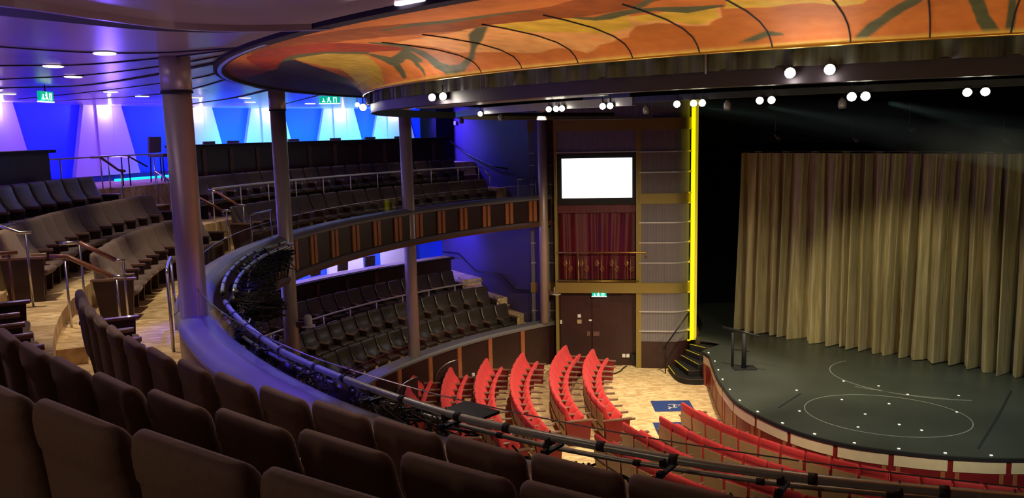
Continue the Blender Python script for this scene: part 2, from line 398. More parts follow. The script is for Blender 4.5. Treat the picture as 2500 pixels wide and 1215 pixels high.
# steps at the corner of the stage
steps = empty('stage_steps', (5.1, 24.4, 0)); tag(steps, 'black stage steps with yellow edges between the tower and the stage', 'steps')
SK = [[(4.84, 25.0), (4.86, 24.1), (4.92, 23.80), (5.08, 23.58), (5.35, 23.50), (5.72, 23.50)],
      [(5.05, 25.0), (5.22, 23.86), (5.34, 23.80), (5.90, 23.90)],
      [(5.24, 25.0), (5.54, 23.95), (5.66, 23.92), (6.00, 24.08)],
      [(5.39, 25.02), (5.66, 24.38), (5.78, 24.32), (6.15, 24.30)],
      [(5.52, 25.05), (5.90, 24.58), (6.04, 24.53), (6.40, 24.56)]]
for k, E_ in enumerate(SK):
    P = [(6.5, 25.02)] + [e for e in E_]; z1 = .167 * (k + 1)
    st = ch(MB().prism(P, 0 if k == 0 else z1 - .165, z1).build('step', 'black'), steps)
    MB().tube([Vector((x, y, z1 + .002)) for x, y in E_[:2]], .012 if k < 2 else .008, 6).build('yellow_edge', 'yellowtape', st)
    MB().tube([Vector((x, y, z1)) for x, y in E_[1:]], .007, 6).build('nosing', 'brown2', st)
rail = empty('stair_handrail', (4.83, 24.9, 0)); tag(rail, 'slanted dark handrail beside the black stage steps', 'handrail')
P = pr_h = [Vector((4.60, 24.6, .82)), Vector((5.44, 24.78, 1.93))]
ch(MB().tube(P, .025).build('rail', 'darkmetal', smooth=True), rail)
ch(MB().tube([(4.70, 24.73, 0.0), (4.70, 24.73, .93)], .018).build('post', 'darkmetal', smooth=True), rail)

# black stand on the stage
t = empty('music_stand', (6.2, 21.85, 1.0)); tag(t, 'black metal stand with two posts and a sloping bar on the stage', 'stand')
m = MB().box((6.3, 21.8, 1.012), (.62, .42, .024)); ch(m.build('base_plate', 'black'), t)
ch(MB().tube([(6.02, 21.95, 1.02), (6.02, 21.95, 1.98)], .035).build('post', 'black', smooth=True), t)
ch(MB().tube([(6.28, 21.75, 1.02), (6.28, 21.75, 2.0)], .065).build('post', 'black', smooth=True), t)
ch(MB().tube([(5.78, 22.1, 2.10), (6.28, 21.75, 2.03), (6.66, 21.45, 1.97)], .028).build('top_bar', 'darkmetal', smooth=True), t)
ch(MB().box((6.2, 21.85, 1.5), (.5, .03, .03), Matrix.Rotation(-.6, 3, 'Z')).build('cross_bar', 'black'), t)

# ---- gold curtain
CD = Vector((math.cos(math.radians(-44.5)), math.sin(math.radians(-44.5)), 0)); CN = Vector((CD.y, -CD.x, 0))
def pleats(name, m, P0, D, N, length, z0, z1, n, amp, wl, seed, rows=14, hemvar=.0, parent=None, flare=.5):
    rnd = random.Random(seed); ks = []
    x = 0
    folds = []
    while x < length: w = wl * rnd.uniform(.55, 1.7); folds.append((x, w, rnd.uniform(.6, 1.3), rnd.uniform(-1, 1))); x += w
    G = []
    for j in range(rows):
        v = j / (rows - 1); z = z0 + (z1 - z0) * v; row = []
        for i in range(n + 1):
            u = length * i / n
            uu = u + .10 * math.sin(u * 1.7 + seed) * (1 - v) + .05 * math.sin(u * 4.1) * (1 - v)
            k = 0
            for fi, (fx, fw, fa, fd) in enumerate(folds):
                if fx <= uu < fx + fw: k = fi; break
            fx, fw, fa, fd = folds[k]
            q = (uu - fx) / fw
            a = amp * fa * (.55 + flare * (1 - v)) * (min(1.0, fw / wl))
            y = a * (math.sin(PI * q) ** 1.0) * (1 if k % 2 else -1)
            y += amp * .25 * math.sin(u * 23 + 2 * fd) * (1 - .4 * v)
            zz = z + (hemvar * math.sin(u * 2.3) * (1 - v) if hemvar else 0)
            p = P0 + D * u + N * y; row.append(Vector((p.x, p.y, zz)))
        G.append(row)
    b = MB().grid(G); me = b.mesh(name, m, True, fix=False)
    o = bpy.data.objects.new(name, me); COL.objects.link(o)
    if parent: ch(o, parent)
    return o
cur = empty('stage_curtain', (7.42, 26.06, 1.0)); tag(cur, 'tall dull gold stage curtain hanging in folds behind the stage', 'curtain')
pleats('curtain_cloth', 'curtain', Vector((7.36, 26.12, 0)), CD, CN, 12.4, 1.02, 6.74, 1700, .19, .18, 5, 16, .012, cur, .9)
ch(MB().tube([Vector((7.2, 26.27, 6.80)), Vector((7.2, 26.27, 6.80)) + CD * 13], .035).build('curtain_rail', 'darkmetal', smooth=True), cur)
for i in range(14):
    p = Vector((7.6, 25.9, 6.79)) + CD * (.25 + i * .92) - CN * -.02
    ch(MB().box(p, (.22, .05, .05), Matrix.Rotation(math.radians(-44.5), 3, 'Z')).build('curtain_clip', 'taupe'), cur)

# black void around the stage
def blk(name, pts, z0, z1):
    P = [Vector((p[0], p[1], 0)) for p in pts]
    b = MB().loft([[Vector((p.x, p.y, z0)), Vector((p.x, p.y, z1))] for p in P], cap=False) if False else MB().grid([[Vector((p.x, p.y, z)) for p in P] for z in (z0, z1)])
    o = b.build(name, 'blackwall'); md = o.modifiers.new('thickness', 'SOLIDIFY'); md.thickness = .12; return struct(o)
blk('wall_backstage', [(5.0, 33.5), (9.6, 31.2), (24, 17)], -.1, 10.2)
blk('wall_stage_left', [(5.9, 26.6), (6.4, 29.0), (5.0, 33.5)], -.1, 10.2)
border = Vector((6.0, 27.4, 0))
o = MB().box(Vector((7.0, 26.5, 8.8)) + CD * 7 - CN * -.25, (16, .06, 3.5), Matrix.Rotation(math.radians(-44.5), 3, 'Z')).build('curtain_border', 'blackwall')
tag(o, 'black masking border hanging above the gold curtain', 'curtain')
struct(MB().box((12, 20, 10.3), (40, 46, .1)).build('ceiling_stage_house', 'blackwall'))
# small dim fittings hanging over the stage
for i, (x, y, z) in enumerate([(7.6, 23.6, 7.35), (10.3, 21.3, 7.5), (9.4, 22.6, 7.25), (11.9, 19.9, 7.2)]):
    t = empty('hanging_spotlight', (x, y, z))
    tag(t, ['dim spotlight hanging left over the gold curtain', 'dim spotlight hanging at the middle above the gold curtain', 'small unlit spotlight hanging low in front of the curtain top', 'unlit spotlight hanging on the right above the curtain'][i], 'spotlight', 'unlit spotlights over the stage')
    MB().tube([(0, 0, 0), (.05, -.22, -.12)], [.07, .09], 12).build('housing', 'darkmetal', t, True)
    MB().tube([(0, 0, .02), (0, 0, .6)], .015).build('hanger', 'darkmetal', t, True)

# ============================================================ TOWER
TA = math.radians(-8); TP = Vector((4.0, 25.4, 0)); TD = Vector((math.cos(TA), math.sin(TA), 0)); TN = Vector((-TD.y, TD.x, 0))
TR = Matrix.Rotation(TA, 3, 'Z')
def tw(u, v, z): p = TP + TD * u + TN * v; return Vector((p.x, p.y, z))
KL = 1.035
def lbox(u0, u1, v0, v1, z0, z1):
    f = lambda z: max(0, 7.6 - (7.6 - z) * KL)
    return MB().box(tw((u0 + u1) / 2, (v0 + v1) / 2 + .95, (f(z0) + f(z1)) / 2), (u1 - u0, v1 - v0, f(z1) - f(z0)), TR)
def tbox(u0, u1, v0, v1, z0, z1): return MB().box(tw((u0 + u1) / 2, (v0 + v1) / 2, (z0 + z1) / 2), (u1 - u0, v1 - v0, z1 - z0), TR)
def path_r(off=0.0):       # right flank with its rounded corner
    P = [(-.02, -off)]
    P.append((.95, -off))
    for a in range(10, 91, 10): P.append((.95 + (.62 + off) * math.sin(math.radians(a)), .62 - (.62 + off) * math.cos(math.radians(a))))
    P.append((1.57 + off, 1.4)); return P
def flank(name, m, z0, z1, off0, off1, P=None, parent=None, uv=False):
    A, B = path_r(off0), path_r(off1)
    b = MB().loft([[tw(p[0], p[1], z0), tw(q[0], q[1], z0), tw(q[0], q[1], z1), tw(p[0], p[1], z1)] for p, q in zip(A, B)])
    o = b.build(name, m, smooth='auto')
    if uv: add_uv(o)
    return ch(o, parent) if parent else o
def add_uv(o):
    me = o.data; uvl = me.uv_layers.new(name='UVMap')
    for lp in me.loops:
        v = me.vertices[lp.vertex_index].co; d = v - TP
        u = d.dot(TD); w = d.dot(TN)
        x = u if u < .95 else .95 + .62 * max(0, math.atan2(w + .001, 1e-3 + 1.57 - min(u, 1.57))) if False else u + max(0, w) * .9
        uvl.data[lp.index].uv = (x, v.z)
tower = empty('proscenium_tower', tw(-.8, .3, 0)); tag(tower, 'tall grey ribbed proscenium tower with olive bands around a box opening', 'tower')
flank('ribbed_panel', 'rib', .87, 8.4, 0, -.1, parent=tower, uv=True)
o = lbox(-3.54, -2.40, 0, .1, .87, 8.4).build('ribbed_panel', 'rib'); add_uv(o); ch(o, tower)
o = tbox(-2.62, -.02, 0, .1, 6.86, 8.4).build('ribbed_panel', 'rib'); add_uv(o); ch(o, tower)
flank('dark_base', 'brown', 0, .87, .02, -.1, parent=tower)
ch(lbox(-3.54, -2.40, .0, .1, 0, .87).build('dark_base', 'brown'), tower)
for z in (1.21, 1.84, 3.40, 4.04, 4.67, 6.23, 6.86): flank('ridge', 'ridge', z - .02, z + .02, .045, 0, parent=tower)
for z in (1.21, 1.84, 3.40, 4.04, 4.67, 5.9, 6.5): ch(lbox(-3.54, -2.40, -.045, 0, z - .02, z + .02).build('ridge', 'ridge'), tower)
ch(lbox(-3.54, -2.40, -.045, 0, 6.86, 6.90).build('ridge', 'ridge'), tower)
ch(tbox(-2.6, -.05, -.045, 0, 6.86, 6.90).build('ridge', 'ridge'), tower)
for z0, z1 in ((2.44, 2.77), (5.26, 5.58), (7.54, 7.89)):
    flank('olive_band', 'olive', z0, z1, .07, 0, parent=tower)
    if z0 < 5: ch(tbox(-2.66, -.02, -.07, .0, z0, z1).build('olive_band', 'olive'), tower); ch(lbox(-3.56, -2.4, -.07, .0, z0, z1).build('olive_band', 'olive'), tower)
    elif z0 < 6: ch(lbox(-3.1, -2.4, -.07, .0, z0, z1).build('olive_band', 'olive'), tower)
    else: ch(tbox(-2.66, -.02, -.07, .0, z0, z1).build('olive_band', 'olive'), tower); ch(lbox(-3.58, -2.4, -.07, .0, z0, z1).build('olive_band', 'olive'), tower)
ch(tbox(-2.66, -2.57, -.03, 1.0, 0, 7.54).build('frame_post', 'olive'), tower)
ch(tbox(-.11, .05, -.03, .3, 0, 7.54).build('frame_post', 'olive'), tower)
ch(tbox(-2.57, -.11, .25, .3, 0, 2.44).build('door_recess', 'brown'), tower)
ch(tbox(-2.57, -.11, 0, .6, 2.60, 2.77).build('box_floor', 'olive'), tower)
ch(tbox(-2.57, -.11, .62, .7, 2.7, 6.86).build('box_back', 'blackwall'), tower)
for u in (1.60,):
    nt = ch(tbox(1.585, 1.70, .25, .33, .88, 8.55).build('neon_strip', 'neon'), tower)
    ch(tbox(1.70, 1.79, .26, .36, .88, 8.55).build('neon_reflector', 'neon_spill'), tower)
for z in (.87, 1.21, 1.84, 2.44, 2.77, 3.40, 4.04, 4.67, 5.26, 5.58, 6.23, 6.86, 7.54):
    ch(tbox(1.50, 1.60, .18, .26, z - .018, z + .018).build('ridge_end', 'neon_spill'), tower)  # ridge tips glow as if lit by the neon
area('neon_glow', tw(1.80, .1, 4.6), tw(3.0, -1.5, 4.6), .1, 5, (1.0, .85, .05), 7.0)
# double service door in the recess
for i, (a, b) in enumerate(((-2.52, -1.56), (-1.50, -.55))):
    d = tbox(a, b, .20, .25, .02, 2.30).build('door_%d' % (i + 1), 'brown'); struct(d)
    d['label'] = 'dark brown door under the olive band'
    h = tbox(b - .12 if i == 0 else a + .02, b - .02 if i == 0 else a + .22, .175, .20, .98, 1.12).build('door_handle', 'steel'); h.parent = d
def plate(name, lab, u, z, w, hgt, m='white', v0=.165, v1=.20, cat='switch', g=None):
    o = tbox(u - w / 2, u + w / 2, v0, v1, z - hgt / 2, z + hgt / 2).build(name, m); bpy.context.view_layer.update()
    return tag(o, lab, cat, g)
plate('light_switch', 'small white light switch on the dark door, above the grey one', -1.92, 1.64, .11, .10)
plate('control_plate', 'grey square control plate under the white switch on the dark door', -1.92, 1.45, .14, .13, 'taupe')
plate('door_contact', 'small white contact plate right of the switches on the dark door', -1.57, 1.50, .09, .05)
plate('wall_plate', 'white plate at the left edge of the dark doorway', -2.51, 1.43, .06, .12)
for k, u in enumerate((-.50, -.37)):
    plate('wall_socket', ['left', 'right'][k] + ' one of two white sockets low beside the doorway', u, .33, .10, .10, 'white', .20, .25, 'socket', 'low wall sockets')
o = tbox(-.28, -.13, .12, .25, .22, .40).build('junction_box', 'black'); tag(o, 'black junction box beside the low white sockets', 'box')
floorc = catmull([tw(-.42, .1, .02), tw(-.52, -.15, .02), tw(-.62, -.5, .02), tw(-.85, -.8, .02), tw(-1.15, -.9, .02)], 6)
tag(MB().tube(floorc, .022).build('floor_cable', 'cable', smooth=True), 'black cable curving over the carpet below the sockets', 'cable')
# exit sign over the doors
def exit_sign(loc, rz, lab, w=.46, h=.16):
    t = empty('exit_sign', loc, rz); tag(t, lab, 'exit sign', 'green exit signs')
    MB().box((0, 0, 0), (w, .05, h)).build('sign_face', 'exitgreen', t)
    m = MB()
    # running figure, arrow and doorway marks
    m.box((-.02, -.028, .045), (.03, .006, .03)); m.box((-.02, -.028, .005), (.022, .006, .055), Matrix.Rotation(.4, 3, 'Y'))
    m.box((-.045, -.028, -.035), (.016, .006, .05), Matrix.Rotation(.8, 3, 'Y')); m.box((.01, -.028, -.038), (.016, .006, .055), Matrix.Rotation(-.5, 3, 'Y'))
    m.box((-.045, -.028, .012), (.04, .006, .012), Matrix.Rotation(.3, 3, 'Y'))
    m.box((.09, -.028, -.005), (.016, .006, .11)); m.box((.15, -.028, -.005), (.016, .006, .11)); m.box((.12, -.028, .045), (.075, .006, .014))
    m.box((-.14, -.028, -.01), (.014, .006, .08)); m.box((-.155, -.028, -.035), (.014, .006, .05), Matrix.Rotation(.8, 3, 'Y')); m.box((-.125, -.028, -.035), (.014, .006, .05), Matrix.Rotation(-.8, 3, 'Y'))
    m.build('sign_symbols', 'exitwhite', t); MB().box((0, 0, -h / 2 - .008), (w + .02, .06, .016)).build('sign_rim', 'exitwhite', t); return t
exit_sign(tw(-1.27, -.10, 2.40), TA, 'lit green exit sign over the dark doors of the tower', .45, .10)
# box opening: curtain, screen, railing
rc = empty('box_curtain', tw(-1.3, .4, 2.77)); tag(rc, 'deep red curtain closing the box below the screen', 'curtain')
pleats('curtain_cloth', 'redcurtain', tw(-2.55, .42, 0), TD, TN, 2.42, 2.80, 5.1, 260, .05, .22, 11, 8, 0, rc)
ch(tbox(-2.56, -.12, .28, .36, 4.96, 5.24).build('pelmet', 'redcurtain'), rc)
sc_o = empty('projection_screen', tw(-1.33, .1, 5.25)); tag(sc_o, 'bright white lit screen in a black frame above the red curtain', 'screen')
ch(tbox(-2.56, -.12, .10, .28, 5.24, 6.84).build('screen_frame', 'black'), sc_o)
ch(tbox(-2.42, -.23, .085, .10, 5.45, 6.69).build('screen_surface', 'screen'), sc_o)
rg = empty('box_railing', tw(-1.3, -.02, 2.77)); tag(rg, 'brass railing with curled motifs in front of the red curtain', 'railing')
ch(MB().tube([tw(-2.6, -.06, 3.74), tw(.14, -.06, 3.74), tw(.20, -.06, 3.74), tw(.20, .0, 3.55)], .022).build('top_rail', 'brass', smooth=True), rg)
ch(MB().tube([tw(-2.6, -.06, 2.83), tw(-.02, -.06, 2.83)], .02).build('bottom_rail', 'brass', smooth=True), rg)
ch(MB().tube([tw(-1.92, -.06, 2.8), tw(-1.92, -.06, 3.72)], .028).build('post', 'brass', smooth=True), rg)
for u in (-2.30, -1.78, -1.30, -.84, -.38):
    m = MB(); m.tube([tw(u, -.06, 2.83), tw(u, -.06, 3.74)], .009, 6); m.tube([tw(u + .10, -.06, 2.83), tw(u + .10, -.06, 3.74)], .009, 6)
    for cu, cz, s0 in ((u, 3.40, 1), (u + .10, 3.22, -1)):
        pts = [tw(cu + .085 * math.cos(math.radians(90 + s0 * a)), -.06, cz + .085 * math.sin(math.radians(90 + s0 * a))) for a in range(0, 181, 20)]
        m.tube(pts, .011, 6)
        pts = [tw(cu + .035 * math.cos(math.radians(a)), -.06, cz + .035 * math.sin(math.radians(a))) for a in range(0, 360, 45)]
        m.tube(pts, .010, 6, closed=True)
    ch(m.build('curled_baluster', 'brass', smooth=True), rg)

# wheelchair mats on the carpet
def wc_mat(cx, cy, w, h, rz, lab, sym=True):
    t = empty('wheelchair_mat', (cx, cy, 0), rz); tag(t, lab, 'floor mat', 'blue wheelchair place mats')
    MB().box((0, 0, .004), (w, h, .008)).build('mat_sheet', 'navy', t)
    m = MB(); z = .011
    R = [Vector((.14 * math.cos(math.radians(a)) + .02, .14 * math.sin(math.radians(a)), z)) for a in range(-60, 221, 20)]
    def fl(P, ww=.035):
        for a, b in zip(P, P[1:]):
            a, b = Vector(a), Vector(b); d = b - a; m.box((a + b) / 2, (d.length + ww * .6, ww, .004), Matrix.Rotation(math.atan2(d.y, d.x), 3, 'Z'))
    rr = Matrix.Rotation(-1.57, 3, 'Z')
    fl([rr @ p for p in R]); fl([rr @ Vector(p) for p in ((-.04, .22, z), (-.04, .04, z), (.13, .04, z), (.20, -.14, z), (.27, -.12, z))]); fl([rr @ Vector(p) for p in ((-.04, .13, z), (.08, .13, z))])
    m.box(rr @ Vector((-.05, .30, z)), (.07, .07, .004)); m.build('wheelchair_symbol', 'white', t); return t
wc_mat(4.32, 21.70, 1.08, .88, -.02, 'navy blue mat with white wheelchair sign, the one fully in view')
wc_mat(4.05, 20.0, 1.0, .85, -.02, 'navy blue mat mostly hidden behind the red front row seats')

# ============================================================ LOWER TIER
LA, LB = 122.0, 200.0
for a, b, r0, r1, z in ((LA, LB, 13.45, 14.72, .90), (LA, LB, 14.72, 15.75, 1.40), (LA, LB, 15.75, 17.5, 1.80), (LA, LB, 17.5, 20.6, 2.25)):
    struct(sector('floor_lower_tier', 'carpet', r0, r1, a, b, .0, z))
for i, (r, z) in enumerate(((14.72, 1.40), (15.75, 1.80))): pass
fa = empty('stalls_fascia', pp(13.3, 150)); tag(fa, 'dark brown curved panel wall with orange wood strips around the stalls', 'wall')
ch(sector('panel', 'brown', 13.10, 13.46, 121.5, 245, 0, 1.30), fa)
ch(MB().sweep(lambda t: [(13.06, 1.30), (13.52, 1.30), (13.54, 1.36), (13.50, 1.41), (13.10, 1.41), (13.05, 1.36)], arc(121.5, 245, 1)).build('cap_rail', 'cap', smooth='auto'), fa)
for th in (128.3, 134.2, 139.9, 145.4, 151.4, 156.7, 162, 167.3): ch(sector('wood_strip', 'pilaster', 13.055, 13.10, th - .32, th + .32, 0, 1.30, step=.4), fa)
# small white lamp or camera by the tower foot, and a speaker-like disc by the wall
def sec_box(name, lab, cat, m, r, th, z, s):
    o = MB().box((0, 0, 0), s).build(name, m, smooth=False, loc=pp(r, th, z)); o.rotation_euler[2] = math.radians(th + 90); return tag(o, lab, cat)
for n, (th, z) in enumerate(((137.6, .35), (153.4, .35))):
    sec_box('wall_socket', ['small white socket low on the brown wall, nearer the tower', 'small white socket low on the brown wall, farther from the tower'][n], 'socket', 'white', 13.04, th, z, (.10, .04, .09))
# dark half-round lectern screens standing behind the red rows
for n, (r, th) in enumerate(((12.75, 144.0), (12.7, 152.5))):
    t = empty('folded_screen', pp(r, th), math.radians(th + 60)); t.scale = (.62, 1, .85); tag(t, ['dark rounded board with a pale rim behind the second red row', 'dark rounded board with a pale rim behind the first red row'][n], 'board')
    P = [(-.55, 0, 1.35)] + [(-.55 + 1.1 * math.sin(math.radians(a)), 0, .75 + .6 * math.cos(math.radians(a))) for a in range(10, 91, 10)]
    poly = [Vector((-.55, 0, 0))] + [Vector(p) for p in P] + [Vector((.55, 0, 0))]
    nn = len(poly); MB().add([p + Vector((0, -.02, 0)) for p in poly] + [p + Vector((0, .02, 0)) for p in poly], [tuple(range(nn)), tuple(range(2 * nn - 1, nn - 1, -1))] + [(k, (k + 1) % nn, nn + (k + 1) % nn, nn + k) for k in range(nn)]).build('board', 'brown', t)
    MB().tube(P, .018, 6).build('rim', 'steel', t, True)

# lower bar counter
def counter(nm, lab, a, b, r0, z0, z1, strips, m='brown'):
    t = empty('bar_counter', pp(r0, (a + b) / 2, z0)); tag(t, lab, 'counter')
    ch(sector('counter_front', m, r0, r0 + .12, a, b, z0, z1 - .06), t)
    ch(sector('counter_top', 'black', r0 - .10, r0 + .45, a - .3, b, z1 - .06, z1), t)
    for th in strips: ch(sector('wood_strip', 'brown2', r0 - .03, r0, th - .22, th + .22, z0 + .3, z1 - .12, step=.3), t)
    return t
counter('c', 'dark curved bar counter behind the lower tier rows', 127.5, 185, 17.35, 1.8, 3.18, [134 + i * 4.0 for i in range(12)])
ls = sector('counter_top_highlight', 'fin', 17.36, 17.78, 127.6, 185, 3.182, 3.20); tag(ls, 'pale strip standing for the lit top of the lower bar counter', 'ledge')  # pale colour on the black counter top imitates light falling there
struct(sector('wall_lower_back', 'bluepanel', 20.5, 20.7, 122, 200, 2.25, 4.6))
for th in (128.5, 135, 143.2, 150.9, 158, 166, 174): 
    o = sector('fin_panel', 'fin', 20.38, 20.5, th - 2.0, th + 2.2, 2.25, 4.6, step=1); tag(o, 'pale upright panel glowing behind the lower bar, %s' % ({128.5: 'nearest the side wall', 135: 'second from the side wall', 143.2: 'third from the side wall', 150.9: 'fourth from the side wall', 158: 'fifth from the side wall', 166: 'sixth from the side wall', 174: 'seventh from the side wall'}[th]), 'wall panel', 'pale panels behind the lower bar')

# ============================================================ BALCONY SLAB AND FASCIA
R1 = lerp_tab([(236, 13.90), (227, 14.10), (218, 14.36), (209, 14.52), (204, 14.60), (194, 14.78), (182, 15.08), (168, 15.2)])
R2 = lerp_tab([(236, 14.97), (226, 15.25), (218, 15.40), (205, 15.62), (194, 15.88), (185, 16.2), (168, 16.5)])
R3 = lerp_tab([(236, 15.98), (229, 16.1), (215, 16.5), (200, 16.9), (186, 17.15), (168, 17.1)])
F1 = lerp_tab([(168, 15.15), (155, 15.3), (137, 15.15), (124, 15.4)])
F2 = lerp_tab([(170, 16.6), (155, 16.85), (137, 16.85), (124, 16.8)])
SB = 4.62
BE = 262.0
for n, (r0, r1, z) in enumerate(((sh(13.45), lambda t: R1(t) + .28, 5.0), (lambda t: R1(t) + .28, lambda t: R2(t) + .28, 5.4), (lambda t: R2(t) + .28, lambda t: R3(t) + .26, 5.82), (lambda t: R3(t) + .26, 17.95, 6.2), (17.95, 20.6, 6.5))):
    struct(sector('floor_balcony', 'carpet', r0, r1, 168, BE, SB, z, step=1.5))
for r0, r1, z in ((13.45, 15.62, 5.03), (15.62, 17.7, 5.66), (17.7, 20.6, 6.5)):
    struct(sector('floor_balcony', 'carpet', r0, r1, 122, 168, SB, z, step=1.5))
bf = empty('balcony_fascia', pp(13.3, 150, 4.6)); tag(bf, 'curved balcony front, dark panels with paired orange wood strips', 'balcony front')
ch(sector('panel', 'brown', sh(13.20), sh(13.46), 122.5, BE, 4.72, 5.42), bf)
ch(MB().sweep(lambda t: [(13.14 - RD(t), 4.55), (13.60 - RD(t), 4.55), (13.60 - RD(t), 4.72), (13.14 - RD(t), 4.72), (13.10 - RD(t), 4.64)], arc(122.5, BE, 1)).build('bottom_ledge', 'brown2', smooth='auto'), bf)
ch(MB().sweep(lambda t: [(13.14 - RD(t), 5.40), (13.58 - RD(t), 5.40), (13.60 - RD(t), 5.46), (13.55 - RD(t), 5.51), (13.47 - RD(t), 5.545), (13.36 - RD(t), 5.56), (13.25 - RD(t), 5.545), (13.17 - RD(t), 5.51), (13.13 - RD(t), 5.45)], arc(122.5, BE, 1)).build('cap_rail', 'cap', smooth='auto'), bf)
ch(sector('inner_wall', 'taupe', sh(13.46), sh(13.56), 170, BE, 5.0, 5.40), bf)
sths = [125.7, 129.8, 133.8, 137.9, 141.9, 146.0, 149.9, 153.9, 158.0, 162.2, 166.5, 170.6, 174.7, 178.9, 183.0]
for th in sths:
    for d in (-.40, .40): ch(sector('wood_strip', 'orange', 13.165, 13.20, th + d - .24, th + d + .24, 4.74, 5.38, step=.5), bf)
    ch(sector('strip_gap', 'brown2', 13.18, 13.20, th - .16, th + .16, 4.74, 5.38, step=.5), bf)
# glass upstand
gp = [124.5 + 3.55 * i for i in range(36)]
gl = empty('glass_balustrade', pp(13.34, 180, 5.5)); tag(gl, 'low clear glass screen standing along the balcony cap', 'glass screen')
for i, a in enumerate(gp[:-1]):
    b = gp[i + 1] - .06
    if any(a < t < b for t in (123.5, 147.1, 171.9, 202.0)): pass
    ch(sector('glass_pane', 'glass', sh(13.335), sh(13.347), a, b, 5.52, 5.88, step=1), gl)
    ch(MB().tube([pp(13.341 - RD(t), t, 5.882) for t in arc(a, b, 1)], .0045, 5).build('pane_edge', 'steel'), gl)

gl2 = empty('glass_balustrade', pp(13.3, 150, 1.4)); tag(gl2, 'low clear glass screen standing along the lower tier cap', 'glass screen')
for i in range(14):
    a = 124.5 + 3.55 * i; b = a + 3.49
    ch(sector('glass_pane', 'glass', 13.28, 13.292, a, b, 1.41, 1.80, step=1), gl2)
    ch(MB().tube([pp(13.286, t, 1.80) for t in arc(a, b, 1)], .006, 5).build('pane_edge', 'steel'), gl2)
# ============================================================ COLUMNS
COL1 = (205.15, 13.39)
cols = [(124.15, 13.1, .145, 'slim bronze column beside the ribbed tower'), (147.1, 13.32, .165, 'bronze column in the middle of the far balcony front'),
        (172.0, 13.22, .155, 'bronze column between the lighting bars and the far seats'), (COL1[0], COL1[1], .155, 'thick nearest bronze column at the left of the balcony')]
for th, r, rad, lab in cols:
    t = empty('column', pp(r, th, 0)); tag(t, lab, 'column')
    def lathe(prof, n=32): return MB().loft([[Vector((rr * math.cos(2 * PI * k / n), rr * math.sin(2 * PI * k / n), z)) for k in range(n)] for rr, z in prof])
    lathe([(rad, 1.42 if th < 130 else 0), (rad, 8.12)]).build('shaft', 'column', t, True)
    lathe([(rad + .012, 8.12), (rad + .012, 8.50)]).build('top_sleeve', 'column', t, True)
    lathe([(rad + .02, 8.10), (rad + .02, 8.125)]).build('collar', 'seam', t, True)

# ============================================================ WALLS OF THE UPPER LEVEL
struct(sector('wall_back', 'bluepanel', 20.5, 20.75, 120, 205, 6.3, 8.6))
struct(sector('wall_rear', 'brown', 20.5, 20.75, 205, BE, 4.6, 8.6))
struct(sector('baseboard_back', 'navy', 20.40, 20.5, 124, 200, 6.5, 6.66))
for n, (th, k) in enumerate(FINS + [(169.9, 0)][:0]):
    t = empty('wall_fin', pp(20.45, th, 6.66)); names = ['leftmost, cut by the edge', 'left of the near column top', 'right of the near column', 'left of the second column', 'beside the exit sign', 'behind the third column']
    tag(t, 'pale tapered wall panel under a bright downlight, ' + names[n], 'wall panel', 'pale tapered wall panels')
    def fin(d, e0, e1, z0, z1, rr0, rr1):
        V = []
        for z in (z0, z1):
            f = (z - 6.66) / (8.5 - 6.66); a = e0[0] + (e0[1] - e0[0]) * f; b = e1[0] + (e1[1] - e1[0]) * f
            V.append([pp(rr1, th + a, z), pp(rr0, th + a, z), pp(rr0, th + b, z), pp(rr1, th + b, z)])
        return MB().loft(V)
    ch(fin(0, (-.72, -.72), (.72, .72), 6.66, 8.5, 20.33, 20.5).build('centre_panel', 'fin'), t)
    ch(fin(0, (.74, .74), (3.05, 1.75), 6.66, 8.5, 20.38, 20.5).build('side_panel', 'fin'), t)
    ch(fin(0, (-3.05, -1.75), (-.74, -.74), 6.66, 8.5, 20.38, 20.5).build('side_panel', 'fin'), t)
t = MB().tube([pp(20.0, a, 6.53) for a in arc(153.5, 160.5, 1)], .035, 8).build('led_strip', 'ledblue', smooth=True)
tag(t, 'glowing cyan light strip along the foot of the blue wall', 'light strip')
o = sector('dark_doorway', 'blackwall', 19.2, 20.40, 123.3, 125.3, 6.5, 8.49); tag(o, 'black cabinet at the end of the blue back wall', 'cabinet')
# side wall next to the tower (upper and lower part)
def radial_box(name, m, th, r0, r1, z0, z1, w=.12):
    a = math.radians(th); c = pp((r0 + r1) / 2, th, (z0 + z1) / 2)
    return MB().box(c, (r1 - r0, w, z1 - z0), Matrix.Rotation(a, 3, 'Z')).build(name, m)
struct(radial_box('wall_side', 'sidewall', 122.8, 13.3, 20.7, 4.6, 8.6)); struct(radial_box('wall_side_lower', 'sidewall', 122.8, 13.5, 20.7, 0, 4.6))
o = radial_box('wall_plate', 'white', 123.25, 18.9, 19.05, 7.86, 8.0, .03); tag(o, 'small white plate high on the blue side wall', 'switch')
def stairs(name, lab, list_, a, b, c=None, nose=None):
    t = empty(name, pp(list_[0][0], (a + b) / 2, 0)); tag(t, lab, 'stairs')
    for r0, r1, z0, z1 in list_:
        st = ch(sector('step', 'brown2', r0, r1, a, b, z0, z1 - .02, step=.8), t)
        cc = sector('tread', 'carpet', r0 - .02, r1, a, b, z1 - .02, z1, step=.8); cc.parent = st
        if nose: e = sector('yellow_nosing', 'yellowtape', r0 - .03, r0 + .01, a, b, z1 - .015, z1 + .006, step=.8); e.parent = st
    return t
stairs('balcony_stairs', 'carpeted steps along the blue side wall of the balcony', [(17.25, 17.7, 5.66, 6.08), (16.9, 17.25, 5.66, 5.87), (15.3, 15.62, 5.03, 5.34), (17.7, 19.4, 6.5, 6.52)], 123.4, 126.6)
